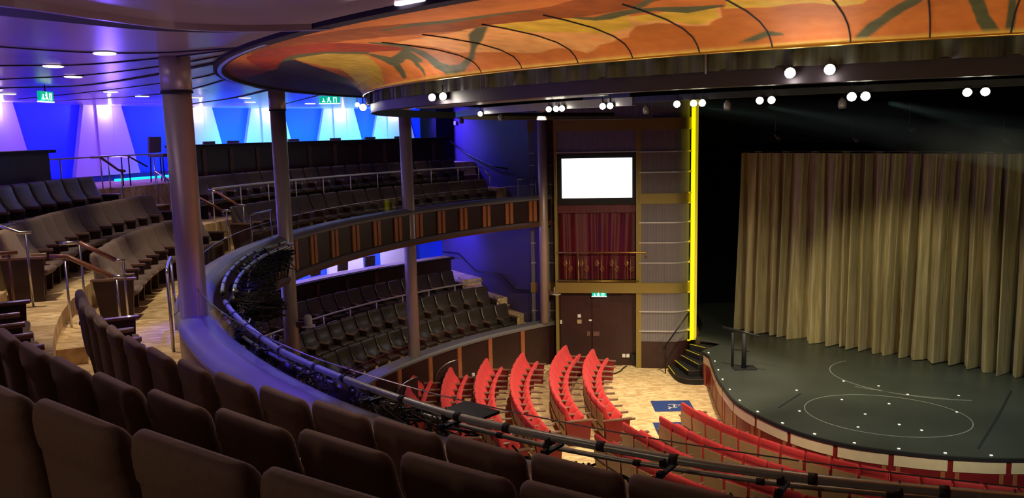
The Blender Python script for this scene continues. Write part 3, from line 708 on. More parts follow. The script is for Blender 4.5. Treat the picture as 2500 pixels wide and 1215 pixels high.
stairs('tier_stairs', 'carpeted steps along the side wall of the lower tier', [(17.2, 17.5, 1.8, 2.02), (15.45, 15.75, 1.40, 1.6), (14.42, 14.72, .9, 1.15), (13.9, 14.42, .9, 1.02)], 123.4, 126.4)
stairs('balcony_stairs', 'pale lit steps between the near and far balcony seat blocks', [(15.2, 15.62, 5.0, 5.34), (16.7, 17.7, 5.8, 6.1)], 166.9, 170.4)
stairs('balcony_stairs', 'carpeted aisle steps with yellow edges beside the steel handrails', [(lambda t: R1(t) - .05, lambda t: R1(t) + .28, 5.0, 5.2), (lambda t: R2(t) - .05, lambda t: R2(t) + .28, 5.4, 5.61)], 195.6, 203.0, nose=True) if False else None
t = empty('balcony_stairs', pp(15, 199)); tag(t, 'carpeted aisle steps with yellow edges beside the steel handrails', 'stairs')
for Rf, z in ((R1, 5.0), (R2, 5.4), (R3, 5.82)):
    st = ch(sector('step', 'carpet', lambda q: Rf(q) - .04, lambda q: Rf(q) + .28, 195.3, 203.2, z, z + .2), t)
    e = sector('yellow_nosing', 'yellowtape', lambda q: Rf(q) - .07, lambda q: Rf(q) - .02, 201.2, 203.2, z + .185, z + .206); e.parent = st

# ============================================================ RAILS AND HANDRAILS
def rail_thing(name, lab, pts, posts=(), m='steel', r=.02, grip=None, cat='handrail', pr=.016):
    t = empty(name, pts[0]); tag(t, lab, cat)
    if grip:
        i0, i1 = grip
        ch(MB().tube(pts[i0:i1 + 1], r * 1.25).build('wood_grip', 'handwood', smooth=True), t)
        ch(MB().tube(pts[:i0 + 1], r).build('rail', m, smooth=True), t) if i0 else None
        ch(MB().tube(pts[i1:], r).build('rail', m, smooth=True), t) if i1 < len(pts) - 1 else None
    else: ch(MB().tube(pts, r).build('rail', m, smooth=True), t)
    for p, z in posts: ch(MB().tube([Vector((p.x, p.y, z)), p], pr).build('post', m, smooth=True), t)
    return t
rail_thing('guard_rail', 'long steel rail between the two far balcony seat rows', [pp(15.72, a, 6.42) for a in arc(126.8, 166, 1)], [(pp(15.72, a, 6.42), 5.66) for a in (126.9, 130, 134, 138, 142, 146, 150, 154, 158, 162, 166)], m='rail', r=.028, cat='rail')
rail_thing('guard_rail', 'long bright rail behind the front rows of the lower tier', [pp(15.72, a, 2.52) for a in arc(126.8, 180, 1)], [(pp(15.72, a, 2.52), 1.4) for a in (127, 131, 135, 139, 143, 147, 151, 155, 159, 163, 167, 171)], m='rail', r=.028, cat='rail')
def R_(th, L): return [pp(r, th, z) for r, z in L]
rail_thing('handrail', 'dark handrail on the blue side wall beside the balcony stairs', R_(123.6, [(19.64, 7.25), (19.07, 7.23), (18.1, 6.84), (17.2, 6.62), (16.3, 6.39), (15.3, 6.32)]), m='darkmetal', r=.03)
rail_thing('handrail', 'short dark rail by the corner of the far bar counter', R_(126.6, [(18.6, 7.2), (18.0, 6.8), (17.9, 6.5)]), m='darkmetal')
rail_thing('handrail', 'short steel handrail at the end of the far seat rows', R_(126.6, [(15.72, 6.42), (15.2, 6.12)]), [(pp(15.2, 126.6, 6.12), 5.1)])
rail_thing('handrail', 'dark stepped handrail on the lower side wall', R_(123.6, [(20.0, 2.96), (18.8, 3.02), (17.6, 2.52), (15.9, 2.6), (15.0, 2.2), (14.1, 2.3)]), [(pp(14.1, 123.6, 2.3), .9)], m='darkmetal', r=.03)
rail_thing('handrail', 'upper short steel handrail on the lower tier steps', R_(126.5, [(17.4, 2.42), (16.8, 2.03)]), [(pp(17.4, 126.5, 2.42), 1.8), (pp(16.8, 126.5, 2.03), 1.8)])
rail_thing('handrail', 'lower short steel handrail on the lower tier steps', R_(125.9, [(15.4, 2.0), (14.9, 1.66)]), [(pp(15.4, 125.9, 2.0), 1.4), (pp(14.9, 125.9, 1.66), .9)])
rail_thing('guard_rail', 'square steel rail at the tower end of the balcony front', [pp(13.62, a, 6.06) for a in arc(123.6, 126.8, 1)], [(pp(13.62, a, 6.06), 5.03) for a in (123.7, 126.7)], cat='rail')
rail_thing('guard_rail', 'square steel rail in front of the pale balcony steps', [pp(13.62, a, 6.05) for a in arc(170.9, 175.2, 1)], [(pp(13.62, a, 6.05), 5.0) for a in (171.0, 175.1)], cat='rail')
rail_thing('guard_rail', 'slanted steel rail beside the thick near column', [pp(13.64, a, 6.0) for a in arc(197.6, 203.0, 1)], [(pp(13.64, a, 6.0), 5.0) for a in (197.7, 202.9)], cat='rail', pr=.022)
rail_thing('handrail', 'wood gripped handrail nearer the near seat row in the aisle', R_(198.5, [(15.05, 6.14), (14.85, 6.13), (14.35, 5.83), (14.2, 5.82)]), [(pp(14.88, 198.5, 6.13), 5.0), (pp(14.3, 198.5, 5.82), 5.0)], r=.026, grip=(0, 2))
rail_thing('handrail', 'wood gripped handrail nearer the left seat block in the aisle', R_(195.4, [(15.1, 6.21), (14.85, 6.21), (14.42, 5.94), (14.3, 5.92)]), [(pp(14.85, 195.4, 6.21), 5.0), (pp(14.32, 195.4, 5.92), 5.0)], r=.026, grip=(1, 2))
rail_thing('handrail', 'steel handrail at the left edge beside the second row', R_(196.0, [(15.95, 6.60), (15.52, 6.40), (15.38, 6.40)]), [(pp(15.45, 196.0, 6.40), 5.4)], r=.024)
rail_thing('handrail', 'lower dark handrail at the left edge beside the second row', R_(198.5, [(15.85, 6.35), (15.6, 6.22), (15.4, 6.22)]), [(pp(15.5, 198.5, 6.22), 5.4)], m='handwood', r=.026)
rail_thing('handrail', 'handrail sloping down from the end of the long far rail', R_(166.6, [(15.72, 6.42), (15.5, 6.36), (15.0, 6.07), (14.8, 6.06)]), [(pp(14.85, 166.6, 6.06), 5.03)], r=.024, grip=(1, 2))
rail_thing('handrail', 'brown handrail left of the pale balcony steps', R_(170.4, [(15.8, 6.32), (15.3, 6.31), (14.8, 6.04), (14.6, 6.03)]), [(pp(14.7, 170.4, 6.03), 5.0), (pp(15.4, 170.4, 6.31), 5.2)], r=.024, grip=(1, 2))
rail_thing('guard_rail', 'chrome rail in front of the blue wall between the bar counters', [pp(17.95, a, 7.22) for a in arc(162.5, 174.5, 1)], [(pp(17.95, a, 7.22), 6.5) for a in (163, 168, 173)], cat='rail', r=.018)
rail_thing('handrail', 'brown handrail sloping down in front of the blue wall', R_(168.6, [(18.25, 7.21), (18.0, 7.21), (17.55, 6.91), (17.4, 6.89)]), [(pp(18.0, 168.6, 7.21), 6.5), (pp(17.5, 168.6, 6.9), 5.9)], r=.024, grip=(0, 3))
rail_thing('handrail', 'slim dark handrail left of the lone bar stool', R_(165.6, [(18.3, 7.20), (18.0, 7.20), (17.5, 6.95)]), [(pp(18.0, 165.6, 7.2), 6.5), (pp(18.2, 165.6, 7.2), 6.5)], m='darkmetal')
rail_thing('handrail', 'short bright handrail below the lone bar stool', R_(165.9, [(17.2, 6.85), (16.6, 6.42)]), [(pp(17.2, 165.9, 6.85), 5.9), (pp(16.6, 165.9, 6.42), 5.5)], r=.028)

# ============================================================ BAR COUNTERS AND STOOLS
counter('c', 'long dark bar counter below the blue wall of the far balcony', 127.2, 161.5, 17.55, 5.66, 7.42, [129 + i * 3.3 for i in range(10)], 'brown')
counter('c', 'dark bar counter at the far left edge behind the seats', 174.5, 195, 17.85, 5.82, 7.42, [])
stool = empty('bar_stool', (0, 0, 0))
MB().box((0, 0, .60), (.42, .40, .07)).build('seat', 'velvet', stool)
b = MB()
for z0 in range(6):
    pass
b.loft([[Vector((x, y + .10 * (z - .66), z)) for x, y in ((-.21, -.20), (.21, -.20), (.21, -.15), (-.21, -.15))] for z in (.66, .8, .95, 1.02)]).build('backrest', 'velvet', stool)
for sx in (-.17, .17):
    for sy in (-.16, .16): MB().tube([(sx, sy, .58), (sx * 1.15, sy * 1.15, 0)], .016, 6).build('leg', 'darkmetal', stool)
MB().tube([(-.19, .18, .22), (.19, .18, .22)], .012, 6).build('footrest', 'steel', stool)
spots = [(18.35, 160.7, 6.5)] + [(18.35, a, 6.5) for a in (158.0, 154.8, 152.0, 144.8, 139.6, 135.2, 131.4)]
ords = ['lone brown bar stool with open legs at the left end of the far counter', 'bar stool behind the far counter, just right of the near column', 'second bar stool right of the near column behind the far counter', 'third bar stool right of the near column behind the far counter',
        'bar stool behind the far counter, first right of the second column', 'second bar stool right of the second column at the far counter', 'third bar stool right of the second column at the far counter', 'bar stool behind the far counter, left of the third column']
for i, (r, th, z) in enumerate(spots):
    o = stool if i == 0 else copy_tree(stool); o.location = pp(r, th, z); o.rotation_euler[2] = math.radians(th + 90) + (0 if i else .1)
    o.scale = (1.1, 1.1, 1.12) if i == 0 else (1.0, 1, .97)
    tag(o, ords[i], 'bar stool', 'bar stools along the upper counter')
for i, th in enumerate((135.5, 139, 142.5, 150.0, 156.0, 161.5)):
    o = copy_tree(stool); o.location = pp(18.55, th, 2.25 + .12); o.rotation_euler[2] = math.radians(th + 90)
    o.scale = (1, 1, 1.0)
    tag(o, 'brown chair back behind the lower bar counter, ' + ['nearest the third column', 'second left of the third column', 'third left of the third column', 'first right of the second column', 'just left of the second column', 'farthest left'][i], 'bar stool', 'stools along the lower bar')

# ============================================================ CEILING
struct(MB().sweep(lambda t: [(12.8, 8.50), (21, 8.50), (21, 8.62), (12.8, 8.62)], arc(118, BE, 1)).build('ceiling', 'ceil', smooth='auto'))
def ceil_strip(name, P, w, z, h, m):
    P = catmull([(p.x, p.y, 0) for p in P], 8); R = []
    for i, p in enumerate(P):
        t_ = (P[min(i + 1, len(P) - 1)] - P[max(i - 1, 0)]).normalized(); n = Vector((-t_.y, t_.x, 0)) * (w if not callable(w) else w(i / (len(P) - 1))) / 2
        R.append([p - n + Vector((0, 0, z)), p + n + Vector((0, 0, z)), p + n + Vector((0, 0, z + h)), p - n + Vector((0, 0, z + h))])
    return MB().loft(R).build(name, m)
seams = [([(15.1, 208.5), (14.3, 206.9), (13.6, 207.3), (12.9, 210.5)], .05), ([(15.9, 198.2), (15.3, 199.6), (14.4, 200.5), (13.5, 204.9), (12.9, 209.9)], .04), ([(16.8, 188), (16.0, 190.8), (14.73, 193.4), (13.5, 200.1), (12.85, 207.6)], .035),
         ([(18.2, 178), (17.0, 183.4), (15.5, 184.7), (13.7, 194.1), (12.82, 203.6)], .10), ([(19.0, 172), (16.2, 178), (13.5, 189.2), (12.81, 196.6)], .03), ([(19.5, 168), (16.5, 171), (14.4, 177.7), (12.82, 190.5)], .04),
         ([(20.4, 151), (18.76, 155.9), (15.66, 163.0), (13.44, 172.7), (12.85, 177)], .12), ([(20.4, 143), (16.83, 150.3), (12.9, 165)], .05)]
for i, (L, w) in enumerate(seams):
    o = ceil_strip('ceiling_seam', [pp(r, th) for r, th in L], w, 8.49, .012, 'seam'); struct(o)
# the dark slot sweeping over the near ceiling, with its thicker edge
slot = [(16.2, 219.6), (15.07, 218.4), (14.52, 217.4), (13.89, 216.4), (13.39, 216.8), (12.99, 218.2), (12.8, 219.4)]
struct(ceil_strip('ceiling_slot', [pp(r, th) for r, th in slot], lambda f: .50 * (1 - f) + .10, 8.485, .016, 'black'))
struct(ceil_strip('ceiling_slot_edge', [pp(r, th + (1.2 * (1 - k / 6))) for k, (r, th) in enumerate([(a, b + .6) for a, b in slot])], .05, 8.45, .05, 'ceil'))
inner = [pp(r, th + 2.2 - .3 * k) for k, (r, th) in enumerate(slot)]
g = ceil_strip('ceiling_slot_light', [pp(12.95, 225.0), pp(12.84, 226.6), pp(12.82, 228.2)], lambda f: .12 * math.sin(PI * min(max(f, .05), .95)) + .01, 8.487, .01, 'downlight'); struct(g)
dls = [(14.09, 206.7), (14.74, 199.7), (14.9, 192.6), (15.91, 177.6), (16.34, 171.0), (15.81, 166.7), (15.16, 163.4), (17.8, 178.1), (16.6, 156), (16.6, 148), (16.6, 139)]
dn = ['nearest the dark ceiling slot', 'second from the dark ceiling slot', 'third from the dark ceiling slot', 'left above the blue wall', 'left of the near column top', 'right of the near column top', 'second right of the near column top', 'at the left edge above the blue wall', 'left of the second column top', 'right of the second column top', 'beside the hanging exit sign']
for (r, th), d in zip(dls, dn):
    t = empty('ceiling_downlight', pp(r, th, 8.49)); tag(t, 'round recessed ceiling downlight, ' + d, 'downlight', 'recessed ceiling downlights')
    disc = lambda a, z0, z1: MB().loft([[Vector((a * math.cos(2 * PI * k / 24), a * math.sin(2 * PI * k / 24), z)) for k in range(24)] for z in (z0, z1)])
    disc(.15, -.004, .006).build('lens', 'downlight', t); disc(.17, .001, .009).build('trim_ring', 'white', t); t.rotation_euler[2] = math.radians(th); t.scale = (.72, 1.15, 1)
q1 = exit_sign(pp(16.0, 185.4, 8.32), math.radians(185.4 + 90 - 180), 'hanging green exit sign in front of the blue wall at left')
P_e = Vector((-4.15, 19.3, 8.40))
q2 = exit_sign(P_e, math.radians(20), 'bright hanging green exit sign above the far balcony seats')
for q, zz in ((q1, .08), (q2, .10)):
    MB().tube([(0, 0, .06), (0, 0, 8.50 - q.location.z)], .01, 6).build('hanger', 'darkmetal', q)

# ============================================================ PAINTED CANOPY
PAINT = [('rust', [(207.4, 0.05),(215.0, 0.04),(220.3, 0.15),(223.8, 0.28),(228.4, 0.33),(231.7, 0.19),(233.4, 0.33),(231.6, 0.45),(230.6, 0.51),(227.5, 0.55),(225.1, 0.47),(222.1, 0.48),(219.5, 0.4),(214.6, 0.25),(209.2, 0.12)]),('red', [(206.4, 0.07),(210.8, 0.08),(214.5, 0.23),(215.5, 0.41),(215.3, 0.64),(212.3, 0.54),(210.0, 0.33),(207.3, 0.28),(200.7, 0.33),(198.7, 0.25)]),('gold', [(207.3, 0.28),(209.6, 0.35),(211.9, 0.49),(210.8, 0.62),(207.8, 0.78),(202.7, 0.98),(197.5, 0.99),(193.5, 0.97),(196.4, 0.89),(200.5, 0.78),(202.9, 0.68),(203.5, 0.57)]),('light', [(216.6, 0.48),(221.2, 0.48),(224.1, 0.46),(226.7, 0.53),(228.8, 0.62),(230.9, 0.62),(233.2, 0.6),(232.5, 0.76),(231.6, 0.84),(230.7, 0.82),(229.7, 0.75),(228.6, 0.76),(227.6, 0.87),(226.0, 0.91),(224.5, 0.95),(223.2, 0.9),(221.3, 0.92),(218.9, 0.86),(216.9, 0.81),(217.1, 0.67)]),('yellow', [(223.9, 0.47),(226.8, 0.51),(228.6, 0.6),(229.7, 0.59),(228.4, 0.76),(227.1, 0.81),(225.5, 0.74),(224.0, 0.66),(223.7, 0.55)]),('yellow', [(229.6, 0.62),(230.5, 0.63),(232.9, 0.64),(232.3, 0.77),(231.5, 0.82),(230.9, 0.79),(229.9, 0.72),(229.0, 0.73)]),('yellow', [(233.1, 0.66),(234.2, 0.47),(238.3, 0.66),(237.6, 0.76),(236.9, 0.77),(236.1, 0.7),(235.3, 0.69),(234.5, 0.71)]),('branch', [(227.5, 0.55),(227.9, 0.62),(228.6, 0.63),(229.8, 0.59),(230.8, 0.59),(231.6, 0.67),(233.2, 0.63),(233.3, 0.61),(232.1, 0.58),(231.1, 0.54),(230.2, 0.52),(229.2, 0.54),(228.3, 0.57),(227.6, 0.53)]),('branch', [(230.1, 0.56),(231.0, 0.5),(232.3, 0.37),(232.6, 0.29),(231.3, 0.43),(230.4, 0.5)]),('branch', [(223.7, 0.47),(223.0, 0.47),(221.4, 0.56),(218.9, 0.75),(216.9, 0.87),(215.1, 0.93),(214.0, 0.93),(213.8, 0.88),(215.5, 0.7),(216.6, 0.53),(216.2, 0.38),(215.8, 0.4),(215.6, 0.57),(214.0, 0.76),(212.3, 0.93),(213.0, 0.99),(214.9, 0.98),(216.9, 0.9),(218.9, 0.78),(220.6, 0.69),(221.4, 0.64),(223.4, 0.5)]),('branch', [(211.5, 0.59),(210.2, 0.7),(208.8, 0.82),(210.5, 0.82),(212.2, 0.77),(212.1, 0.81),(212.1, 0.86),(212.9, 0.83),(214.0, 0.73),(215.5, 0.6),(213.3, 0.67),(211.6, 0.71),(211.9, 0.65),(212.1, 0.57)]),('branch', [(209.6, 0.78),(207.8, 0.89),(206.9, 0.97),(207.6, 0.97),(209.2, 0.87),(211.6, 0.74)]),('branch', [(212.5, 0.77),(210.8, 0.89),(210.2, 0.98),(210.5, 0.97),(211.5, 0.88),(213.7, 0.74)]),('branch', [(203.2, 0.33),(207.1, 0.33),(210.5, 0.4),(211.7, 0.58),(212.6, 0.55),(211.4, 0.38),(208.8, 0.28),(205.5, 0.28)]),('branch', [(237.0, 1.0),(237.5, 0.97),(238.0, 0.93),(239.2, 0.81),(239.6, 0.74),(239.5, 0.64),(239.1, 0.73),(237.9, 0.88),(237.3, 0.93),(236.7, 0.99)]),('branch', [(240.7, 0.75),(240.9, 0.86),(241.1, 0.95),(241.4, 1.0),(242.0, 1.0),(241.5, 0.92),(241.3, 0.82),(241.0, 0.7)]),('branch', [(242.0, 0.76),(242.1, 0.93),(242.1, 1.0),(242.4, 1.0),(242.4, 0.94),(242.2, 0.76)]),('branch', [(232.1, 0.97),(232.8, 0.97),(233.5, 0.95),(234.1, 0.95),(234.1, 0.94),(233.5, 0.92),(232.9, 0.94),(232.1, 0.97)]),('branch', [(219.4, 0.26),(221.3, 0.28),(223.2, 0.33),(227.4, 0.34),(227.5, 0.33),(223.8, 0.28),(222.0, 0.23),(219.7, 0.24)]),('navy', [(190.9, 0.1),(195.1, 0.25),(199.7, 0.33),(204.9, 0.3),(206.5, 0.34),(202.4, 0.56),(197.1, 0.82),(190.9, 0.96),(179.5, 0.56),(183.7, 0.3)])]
PROF = [(12.8, 8.49), (12.2, 8.475), (11.7, 8.45), (11.35, 8.42), (11.1, 8.375), (10.95, 8.32), (10.88, 8.26), (10.85, 8.20)]
_L = [0]
for a, b in zip(PROF, PROF[1:]): _L.append(_L[-1] + math.hypot(b[0] - a[0], b[1] - a[1]))
_L = [l / _L[-1] for l in _L]
DEL = lerp_tab([(200, 0), (214, -.08), (230, -.22), (236, -.33), (243, -.50), (255, -.7)])
def rz_at(s, t, d=0.0):
    r, z = prof_at(s, d); return r + DEL(t) * s * s, z
def prof_at(s, d=0.0):
    for i in range(len(_L) - 1):
        if s <= _L[i + 1] + 1e-9:
            f = (s - _L[i]) / (_L[i + 1] - _L[i]); r = PROF[i][0] + (PROF[i + 1][0] - PROF[i][0]) * f; z = PROF[i][1] + (PROF[i + 1][1] - PROF[i][1]) * f
            return r, z - d
    return PROF[-1]
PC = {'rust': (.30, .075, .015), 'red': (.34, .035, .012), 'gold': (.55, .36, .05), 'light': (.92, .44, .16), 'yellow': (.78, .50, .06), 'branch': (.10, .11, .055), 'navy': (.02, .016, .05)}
def pip(x, y, P):
    c = False; j = len(P) - 1
    for i in range(len(P)):
        if (P[i][1] > y) != (P[j][1] > y) and x < (P[j][0] - P[i][0]) * (y - P[i][1]) / (P[j][1] - P[i][1]) + P[i][0]: c = not c
        j = i
    return c
BB = [(n, P, min(p[0] for p in P), max(p[0] for p in P), min(p[1] for p in P), max(p[1] for p in P)) for n, P in PAINT]
def paint(t, s):
    w = noise.noise(Vector((t * .35, s * 5, 1.3))) ; w2 = noise.noise(Vector((t * 1.3, s * 14, 4.0)))
    base = Vector((.62, .19, .04)); base = base * (1 + .22 * w + .10 * w2)
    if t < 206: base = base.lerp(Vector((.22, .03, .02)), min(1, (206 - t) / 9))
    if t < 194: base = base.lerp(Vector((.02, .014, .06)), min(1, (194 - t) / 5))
    c = base; dt = .25 * w; ds = .012 * w2
    for n, P, x0, x1, y0, y1 in BB:
        tt, s2 = (t + dt, s + ds) if n not in ('branch',) else (t, s)
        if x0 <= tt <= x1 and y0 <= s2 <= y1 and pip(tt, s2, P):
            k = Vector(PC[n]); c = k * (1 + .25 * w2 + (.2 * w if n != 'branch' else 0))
    if s > .985 and t > 192: c = Vector((.75, .50, .10))
    return c
cm, N_, L_, b_ = newmat('painted_canopy'); at = N_.new('ShaderNodeAttribute'); at.attribute_name = 'paint'
nz = N_.new('ShaderNodeTexNoise'); nz.inputs['Scale'].default_value = 9; nz.inputs['Detail'].default_value = 8; tcc = N_.new('ShaderNodeTexCoord'); L_.new(tcc.outputs['Object'], nz.inputs['Vector'])
mm = N_.new('ShaderNodeMix'); mm.data_type = 'RGBA'; mm.blend_type = 'OVERLAY'; mm.inputs[0].default_value = .35
L_.new(at.outputs['Color'], mm.inputs[6]); L_.new(nz.outputs['Fac'], mm.inputs[7]); L_.new(mm.outputs[2], b_.inputs['Base Color']); b_.inputs['Roughness'].default_value = .7
canopy = empty('painted_canopy', pp(11.8, 225, 8.3)); tag(canopy, 'curved orange painted ceiling canopy with dark branch shapes and a yellow rim', 'canopy')
ths = arc(120, 186, .6) + arc(186, 247, .055)[1:] + arc(247, 262, .5)[1:]
NS = 130
G = [[pp(*((lambda rz: (rz[0], t, rz[1]))(rz_at(i / (NS - 1), t)))) for i in range(NS)] for t in ths]
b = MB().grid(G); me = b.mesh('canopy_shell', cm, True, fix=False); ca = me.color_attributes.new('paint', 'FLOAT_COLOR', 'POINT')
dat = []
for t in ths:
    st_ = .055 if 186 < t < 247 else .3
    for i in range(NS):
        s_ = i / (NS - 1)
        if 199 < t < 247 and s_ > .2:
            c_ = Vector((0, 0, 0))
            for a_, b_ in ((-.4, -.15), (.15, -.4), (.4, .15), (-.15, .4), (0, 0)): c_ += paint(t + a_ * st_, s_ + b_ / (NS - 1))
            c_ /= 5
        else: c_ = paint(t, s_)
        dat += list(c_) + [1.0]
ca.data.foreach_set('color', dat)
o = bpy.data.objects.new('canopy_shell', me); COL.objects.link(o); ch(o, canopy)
for t in (219.8, 223.7, 226.9, 230.3, 233.5, 236.6, 239.5, 242.3, 216.4, 245.2):
    R = []
    for k in range(0, 29):
        r, z = rz_at(.42 + .58 * k / 28, t)
        R.append(pp(r - .004, t + .25 * (1 - k / 28), z - .006))
    ch(MB().tube(R, .006, 5).build('panel_seam', 'seam'), canopy)
ch(MB().tube([pp(10.85 + DEL(t), t, 8.195) for t in arc(188, 262, .8)], .013, 6).build('rim', 'brass', smooth=True), canopy)
ch(MB().sweep(lambda t: [(12.78, 8.46), (12.92, 8.46), (12.92, 8.50), (12.78, 8.50)], arc(120, 262, 1)).build('outer_trim', 'seam', smooth='auto'), canopy)
ch(MB().sweep(lambda t: [(12.82, 8.452), (12.87, 8.452), (12.87, 8.462), (12.82, 8.462)], arc(182, 214, 1)).build('outer_trim_lit', 'ceil', smooth='auto'), canopy)
# cover above the canopy so nothing leaks through
struct(MB().sweep(lambda t: [(10.8, 8.9), (12.95, 8.9), (12.95, 8.95), (10.8, 8.95)], arc(118, 262, 2)).build('ceiling_upper_ring', 'blackwall'))

# black valance under the lip
va = empty('valance', pp(10.8, 225, 8.1)); tag(va, 'short black gathered drape hanging under the painted canopy rim', 'drape')
rows = []
rv = random.Random(3); ph = [(rv.uniform(2, 5.5), rv.uniform(0, 6), rv.uniform(.3, 1)) for _ in range(5)]
TH = arc(188, 262, .10)
for z, k in ((8.22, .5), (8.16, 1.0), (8.10, 1.25), (8.05, 1.3)):
    rows.append([pp(10.77 + DEL(t) + .022 * k * sum(math.sin(t * f + p) * a for f, p, a in ph) / 1.4, t, z) for t in TH])
me = MB().grid(rows).mesh('drape_cloth', 'drape', True, fix=False); o = bpy.data.objects.new('drape_cloth', me); COL.objects.link(o); ch(o, va)
for t in (192, 196, 204.5, 216.1, 230.5, 243): ch(MB().tube([pp(10.82 + DEL(t), t, 8.22), pp(10.82 + DEL(t), t, 8.03)], .008, 6).build('hanger_rod', 'steel'), va)

# ring beams
def ring_beam(lab, r0, r1, z0, z1, a, b, m, nm='lighting_ring_beam'):
    o = sector(nm, m, r0, r1, a, b, z0, z1); return tag(o, lab, 'beam', 'curved lighting beams')
ring_beam('wide dark curved beam under the black valance', lambda t: 10.58 + DEL(t), lambda t: 10.74 + DEL(t), 7.92, 8.06, 120, 262, 'beam')
ring_beam('silver curved beam carrying the row of lamps', 9.25, 9.33, 7.84, 7.93, 118, 221, 'cap')
ring_beam('dark continuation of the lamp beam over the stage', 9.25, 9.33, 7.87, 7.93, 221.2, 262, 'darkmetal')
ring_beam('blue lit metal tray between the two curved beams', 9.9, 10.3, 7.93, 7.96, 200, 222, 'cap')
# stage lamps on the beams
lampL = [(200.5, 0), (212.7, 0), (213.6, 0), (214.3, 0), (218.6, 0), (219.3, 0), (224.8, 0), (226.0, 0), (226.6, 0), (230.3, 0), (231.0, 0), (235.4, 1), (236.1, 1), (240.9, 0), (241.7, 0)]
lamp = empty('stage_lamp', (0, 0, 0))
MB().loft([[Vector((a * math.cos(2 * PI * k / 16), y, a * math.sin(2 * PI * k / 16))) for k in range(16)] for a, y in ((.020, .13), (.034, .10), (.036, .03), (.040, .0))]).build('housing', 'darkmetal', lamp, True)
MB().loft([[Vector((a * math.cos(2 * PI * k / 16), y, a * math.sin(2 * PI * k / 16))) for k in range(16)] for a, y in ((.034, -.001), (.034, -.004), (.022, -.018))]).build('lens', 'lamp', lamp, True)
MB().tube([(0, .06, .035), (0, .06, .11)], .006, 6).build('bracket', 'darkmetal', lamp)
nm = ['leftmost, alone on the silver beam', 'left of three beside the side wall top', 'middle of three beside the side wall top', 'right of three beside the side wall top', 'left of a pair above the screen', 'right of a pair above the screen', 'alone left of the yellow strip top', 'left of a pair at the yellow strip top', 'right of a pair at the yellow strip top',
      'left of the pair just right of the yellow strip', 'right of the pair just right of the yellow strip', 'left of the brightest pair over the stage', 'right of the brightest pair over the stage', 'left of the last pair at the right', 'right of the last pair at the right']
for i, (th, k) in enumerate(lampL):
    o = lamp if i == 0 else copy_tree(lamp); p = pp(9.38, th, 7.83 if th > 222 else 7.845); o.location = p
    d = (Vector((0, 0, 7.7)) - p); o.rotation_euler = (0, 0, math.atan2(d.y, d.x) + PI / 2)
    o.scale = (1.15, 1.15, 1.15) if k else (1, 1, 1)
    tag(o, 'lit stage lamp, ' + nm[i], 'stage lamp', 'lit lamps on the curved beam')
for i, (th, z) in enumerate(((210.6, 8.0), (212.0, 8.0), (234.2, 8.00), (235.8, 8.01))):
    o = copy_tree(lamp); p = pp(10.82 + DEL(th), th, z); o.location = p; d = (Vector((0, 0, 7.6)) - p); o.rotation_euler = (0, 0, math.atan2(d.y, d.x) + PI / 2); o.scale = (1.2, 1.2, 1.2)
    tag(o, 'lit stage lamp on the dark beam, ' + ['farthest left', 'second from the left', 'third, above the bright pair', 'right one above the brightest pair'][i], 'stage lamp', 'lit lamps on the dark beam')
    l = bpy.data.lights.new('lamp_wash', 'POINT'); l.energy = 2.5; l.color = (1, .85, .8); l.shadow_soft_size = .03; lo = bpy.data.objects.new('lamp_wash', l); COL.objects.link(lo); lo.location = pp(10.86 + DEL(th), th, z - .06)
o = copy_tree(lamp); p = pp(10.86, 189.5, 8.02); o.location = p; d = (Vector((0, 0, 7.6)) - p); o.rotation_euler = (0, 0, math.atan2(d.y, d.x) + PI / 2); o.scale = (1.6, 1.6, 1.6)
tag(o, 'large lit lamp at the left tip of the painted canopy', 'stage lamp')
o = copy_tree(lamp); p = pp(10.95, 191.5, 8.05); o.location = p; o.rotation_euler = (0, 0, math.atan2(d.y, d.x) + PI / 2)
tag(o, 'small lit lamp beside the left tip of the painted canopy', 'stage lamp')
for i, (th, r, z) in enumerate(((236.0 - 1.2, 9.29, 7.80), (222.0, 9.29, 7.81), (228, 9.29, 7.82), (204, 9.29, 7.80), (190, 9.29, 7.80))):
    t = empty('unlit_fixture', pp(r, th, z)); tag(t, ['small unlit lamp hanging under the brightest pair', 'round unlit fixture above the screen', 'small unlit fixture right of the yellow strip', 'unlit lamp with cable loop on the silver beam', 'unlit fixture near the silver beam tip'][i], 'stage lamp', 'unlit fixtures on the beams')
    MB().loft([[Vector((a * math.cos(2 * PI * k / 12), a * math.sin(2 * PI * k / 12), zz)) for k in range(12)] for a, zz in ((.012, .03), (.035, .0), (.038, -.05), (.025, -.07))]).build('housing', 'cap', t, True)
    MB().tube([(0, 0, .02), (.01, .0, .05), (.03, 0, .06)], .005, 5).build('cable', 'cable', t, True)

# ============================================================ LIGHTING BARS OUTSIDE THE BALCONY FRONT
def bar(lab, tab, z, a, b, rad=.024):
    f = lerp_tab(tab); t = empty('lighting_bar', pp(f((a + b) / 2), (a + b) / 2, z)); tag(t, lab, 'lighting bar', 'lighting bars round the balcony front')
    ch(MB().tube([pp(f(q), q, z) for q in arc(a, b, 1.0)], rad, 12).build('pipe', 'pipe', smooth=True), t)
    rb = random.Random(int(a)); q = a + 1
    while q < b:
        ch(MB().tube([pp(f(q), q, z), pp(f(q + .22), q + .22, z)], rad + .005, 10).build('black_tape', 'cable', smooth=True), t); q += rb.uniform(1.6, 3.4)
    return t
PA = [(206.2, 13.05), (213.1, 13.09), (217.3, 13.14), (223.1, 13.13), (228.5, 13.11), (230.6, 13.05), (233.1, 12.97), (235.3, 12.91), (238.3, 12.79), (240.5, 12.67), (242.6, 12.56), (247, 12.3)]
